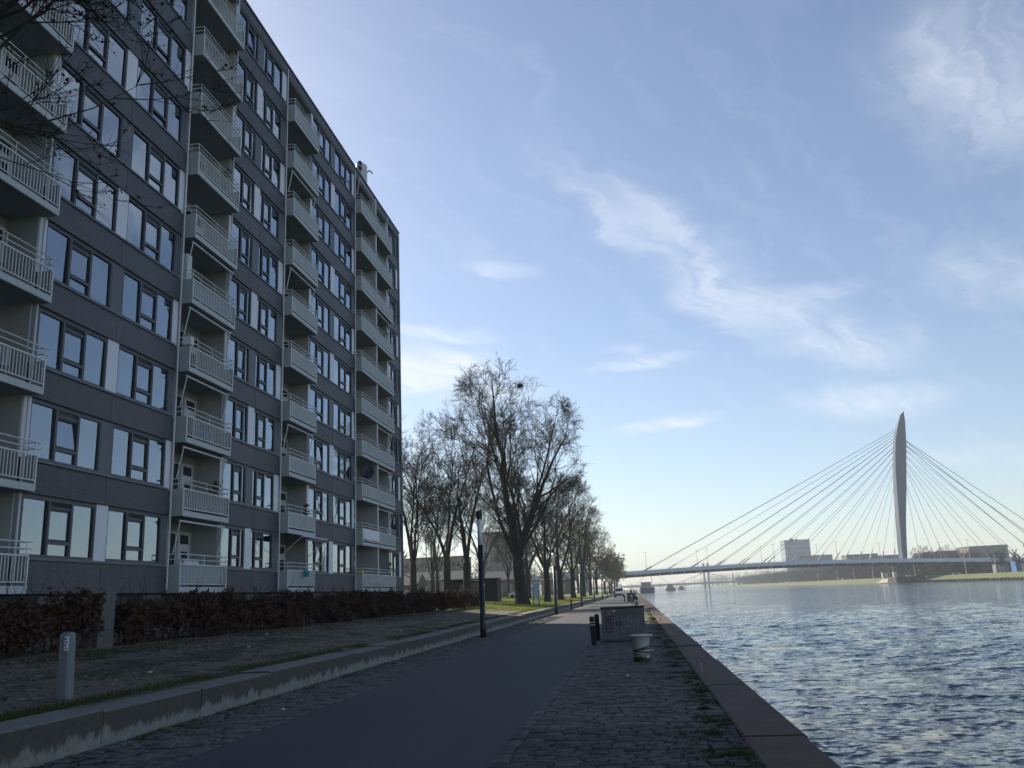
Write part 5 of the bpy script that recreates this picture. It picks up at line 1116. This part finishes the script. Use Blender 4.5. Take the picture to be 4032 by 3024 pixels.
# ================================================================== LEFT BACKGROUND
t_ = wempty('dark_shed', (-18.6, 101.5, ground_z(-18.6))); tag(t_, 'low dark shed with a pale slatted middle on the lawn', 'shed'); z0 = 1.0
G().bbox(-21.7, -20.0, 100, 103, z0 - .1, 3.5, .03).build('side_bay', 'shed_dark', t_); G().bbox(-17.1 + .2, -15.5, 100, 103, z0 - .1, 3.62, .03).build('side_bay', 'shed_dark', t_); G().box(-20.0, -16.9, 101.2, 102.9, z0, 3.4).build('back_wall', 'shed_dark', t_)
g = G()
for i in range(22): g.box(-19.95 + i*.138, -19.88 + i*.138, 100.3, 100.36, z0 + .1, 3.2)
stuff(g.build('slats', 'shed_pale', t_))
rf = G()
for i in range(46): x = -21.9 + i*.142; rf.loft([[(x, y, 3.5 + .001*i), (x + .071, y, 3.57), (x + .142, y, 3.5), (x + .142, y, 3.47), (x, y, 3.47)] for y in (99.6, 103.3)])
G().loft([[(-21.9 + .071*i, y, 3.56 + .05*(i % 2)) for i in range(92)] + [(-21.9 + .071*i, y, 3.5) for i in reversed(range(92))] for y in (99.6, 103.3)]).build('corrugated_roof', 'shed_dark', t_)
block('distant_flats', -66, -48, 380, 420, 1, 27.5, 'brick_pale', 'hazy nine-storey flats far behind the bare trees', 7, 9, -8, 'glass_bright')
block('distant_flats', -110, -70, 360, 380, 1, 17, 'brick_brown', 'hazy lower flats left of the nine-storey flats', 12, 6)
for i, (x0, x1, y, h_, m) in enumerate([(-60, -42, 215, 5, 'brick_pale'), (-40, -27, 225, 4.5, 'brick_brown'), (-26, -17, 250, 4.2, 'brick_pale'), (-60, -40, 160, 3.2, 'brick_brown')]):
    t_ = wempty('terrace_house', ((x0+x1)/2, y + 4, 1)); tag(t_, ['low pale terrace far behind the shed', 'low brown terrace behind the big tree trunk', 'low pale building behind the row of trees', 'low brown shed row behind the building corner'][i], 'house', 'distant buildings')
    G().box(x0, x1, y, y + 8, 0, 1 + h_).build('wall', m, t_); G().loft([[(x, y - .5, 1 + h_), (x, y + 4, 1 + h_ + 2.2), (x, y + 8.5, 1 + h_)] for x in (x0 - .3, x1 + .3)]).build('roof', 'roof_grey', t_)
    n_ = int((x1 - x0)/2.4)
    for q in range(n_): xx = x0 + .6 + q*2.4; G().box(xx, xx + 1.3, y - .05, y, 1.9, 1 + h_*.75).build('window', 'glass_bright', t_)
def fence(x0, x1, y, label):
    t_ = wempty('park_fence', ((x0+x1)/2, y, 1)); tag(t_, label, 'fence')
    for q in range(int((x1 - x0)/2.5) + 1): G().tube([(x0 + q*2.5, y, .6), (x0 + q*2.5, y, 2.1)], .05, 5).build('post', 'steel_dark', t_)
    for z in (1.3, 1.7, 2.05): G().tube([(x0, y, z), (x1, y, z)], .03, 4).build('rail', 'steel_dark', t_)
fence(-50, -12, 140, 'thin dark park fence at the back of the lawn')
def car(x, y, rz, mat, label):
    t_ = empty('parked_car', (x, y, 1.05), rz); tag(t_, label, 'car', 'cars parked behind the lawn')
    pr_ = [(-2.1, .35), (-2.1, .8), (-1.9, .9), (-1.2, .95), (-.7, 1.42), (.7, 1.46), (1.5, .98), (2.05, .9), (2.1, .4)]
    G().loft([[(px, yy*k, pz) for px, pz in pr_] for yy, k in ((-.85, .96), (-.8, 1), (.8, 1), (.85, .96))]).build('body', mat, t_); G().loft([[(-1.05, yy, .98), (-.65, yy, 1.38), (.62, yy, 1.41), (1.3, yy, .99)] for yy in (-.87, .87)]).build('windows', 'glass_dark', t_)
    for px in (-1.3, 1.3):
        for py in (-.8, .8): G().loft([[(px + .31*math.cos(a), py + dy, .31 + .31*math.sin(a)) for a in np.arange(0, 6.28, .63)] for dy in (-.1, .1)]).build('wheel', 'tyre', t_)
car(-25, 147, .1, 'car_grey', 'grey car parked behind the lawn near the shed'); car(-19, 148, 0, 'car_white', 'white car parked behind the largest tree'); car(-33, 148, .05, 'hull', 'dark car parked behind the bare trees')

# ------------------------------------------------------------------ van and people
VX, VY = -3.5, 203.0
t_ = wempty('white_van', (VX, VY, 0)); tag(t_, 'white delivery van facing the camera, parked on the path', 'van'); w = 1.0
sec = [(0, .98, .45, 1.05), (.25, 1.0, .4, 1.12), (1.0, 1.0, .4, 1.22), (1.35, .98, .4, 1.35), (2.0, .9, .4, 2.08), (2.4, .88, .4, 2.2), (5.2, .9, .4, 2.22), (5.3, .88, .45, 2.15)]
G().loft([[(VX - ww, VY + yy, z0), (VX + ww, VY + yy, z0), (VX + ww, VY + yy, max(z0 + .3, min(1.15, zt_))), (VX + ww*.92, VY + yy, zt_), (VX - ww*.92, VY + yy, zt_), (VX - ww, VY + yy, max(z0 + .3, min(1.15, zt_)))] for yy, ww, z0, zt_ in sec]).build('body', 'car_white', t_)
G().poly([(VX - .86, VY + 1.3, 1.36), (VX + .86, VY + 1.3, 1.36), (VX + .76, VY + 1.93, 2.02), (VX - .76, VY + 1.93, 2.02)]).build('windscreen', 'glass_dark', t_)
bo_ = G().bbox(VX - 1.0, VX + 1.0, VY - .08, VY + .2, .32, .68, .04).build('bumper', 'tyre', t_); G().bbox(VX - .45, VX + .45, VY - .05, VY + .02, .72, .88, .02).build('grille', 'tyre', t_); G().box(VX - .26, VX + .26, VY - .1, VY - .085, .42, .53).build('number_plate', 'yellow', bo_)
for s_ in (-1, 1):
    G().bbox(VX + s_*.74 - .2, VX + s_*.74 + .2, VY - .04, VY + .1, .78, 1.02, .03).build('headlight', 'tin', t_); G().bbox(VX + s_*1.17 - .1, VX + s_*1.17 + .1, VY + 1.5, VY + 1.6, 1.3, 1.65, .02).build('wing_mirror', 'tyre', t_)
    for yy in (.95, 4.2): wh = G().loft([[(VX + s_*.86 + dx, VY + yy + .33*math.cos(a), .33 + .33*math.sin(a)) for a in np.arange(0, 6.28, .42)] for dx in (-.11, .11)]).build('wheel', 'tyre', t_); G().loft([[(VX + s_*.98 + dx, VY + yy + .2*math.cos(a), .33 + .2*math.sin(a)) for a in np.arange(0, 6.28, .42)] for dx in (-.02, .02)]).build('rim', 'tin', wh)
def person(x, y, z, h_, top, label, stride=.18, rz=0, bent=0.0):
    """one skinned body with clothes as its children"""
    o = empty('person', (x, y, z), rz); tag(o, label, 'person'); k = h_/1.75
    vs = [(0, 0, .93), (0, -bent*.4, 1.2), (0, -bent, 1.42), (0, -bent*1.1, 1.5), (0, -bent*1.25, 1.6), (0, -bent*1.3, 1.72), (.1, 0, .88), (.12, stride, .48), (.12, stride*.9 + .02, .08), (.12, stride*.9 - .14, .04), (-.1, 0, .88), (-.12, -stride*.6, .48), (-.12, -stride*1.1 + .04, .09), (-.12, -stride*1.1 - .1, .04), (.19, -bent*.95, 1.4), (.25, -bent*.8 + .06, 1.12), (.24, -bent - .1, .88), (.24, -bent - .15, .8), (-.19, -bent*.95, 1.4), (-.25, -bent*.8, 1.12), (-.24, -bent - .12, .9), (-.24, -bent - .17, .82)]
    es = [(0, 1), (1, 2), (2, 3), (3, 4), (4, 5), (0, 6), (6, 7), (7, 8), (8, 9), (0, 10), (10, 11), (11, 12), (12, 13), (2, 14), (14, 15), (15, 16), (16, 17), (2, 18), (18, 19), (19, 20), (20, 21)]
    rd = [.15, .14, .15, .06, .095, .08, .1, .065, .05, .04, .1, .065, .05, .04, .065, .048, .036, .035, .065, .048, .036, .035]
    me = bpy.data.meshes.new('body'); me.from_pydata([tuple(c*k for c in v) for v in vs], es, []); b = mobj('body', me, 'cloth_dark', o)
    m_ = b.modifiers.new('skin', 'SKIN'); sk = me.skin_vertices[0].data
    for i, q in enumerate(rd): sk[i].radius = (q*k, q*k)
    sk[0].use_root = True; b.modifiers.new('sub', 'SUBSURF').levels = 1; b.modifiers['sub'].render_levels = 1
    G().lathe([(.17*k, .92*k), (.19*k, 1.15*k), (.2*k, 1.36*k), (.12*k, 1.48*k)], 0, -bent*.55*k, 12).build('jacket', top, b)
    G().lathe([(.03*k, 1.54*k), (.083*k, 1.6*k), (.09*k, 1.67*k), (.05*k, 1.745*k)], 0, -bent*1.28*k - .025, 10).build('face', 'skin', b); G().lathe([(.098*k, 1.66*k), (.1*k, 1.72*k), (.06*k, 1.775*k), (.01, 1.785*k)], 0, -bent*1.28*k + .01, 10).build('hair', 'cloth_dark', b)
    return o
person(-4.55, 200.5, 0, 1.75, 'orange', 'person in an orange work jacket standing at the left front of the white van', .1, .6, .12)
person(-.9, 232, 0, 1.8, 'cloth_dark', 'person in dark clothes walking on the quay right of the white van', .2, .3)
person(-.2, 292, 0, 1.75, 'cloth_dark', 'distant person in dark clothes on the quay near the barge', .2, 1.0)
person(.45, 300, 0, 1.7, 'white_paint', 'distant person in a pale jacket on the quay edge', .15, 2.2)

# ================================================================== HAZE
hz = G().box(-2600, 2600, -170, 3700, -4.2, 96).build('haze', None); stuff(hz)
hm = bpy.data.materials.new('haze'); hm.use_nodes = True; hm.node_tree.nodes.clear(); hv = hm.node_tree.nodes.new('ShaderNodeVolumePrincipled'); ho = hm.node_tree.nodes.new('ShaderNodeOutputMaterial')
hv.inputs['Density'].default_value = 0.0003; hv.inputs['Color'].default_value = (0.86, 0.92, 1.0, 1); hv.inputs['Anisotropy'].default_value = 0.0
hm.node_tree.links.new(hv.outputs[0], ho.inputs['Volume']); hz.data.materials.append(hm)
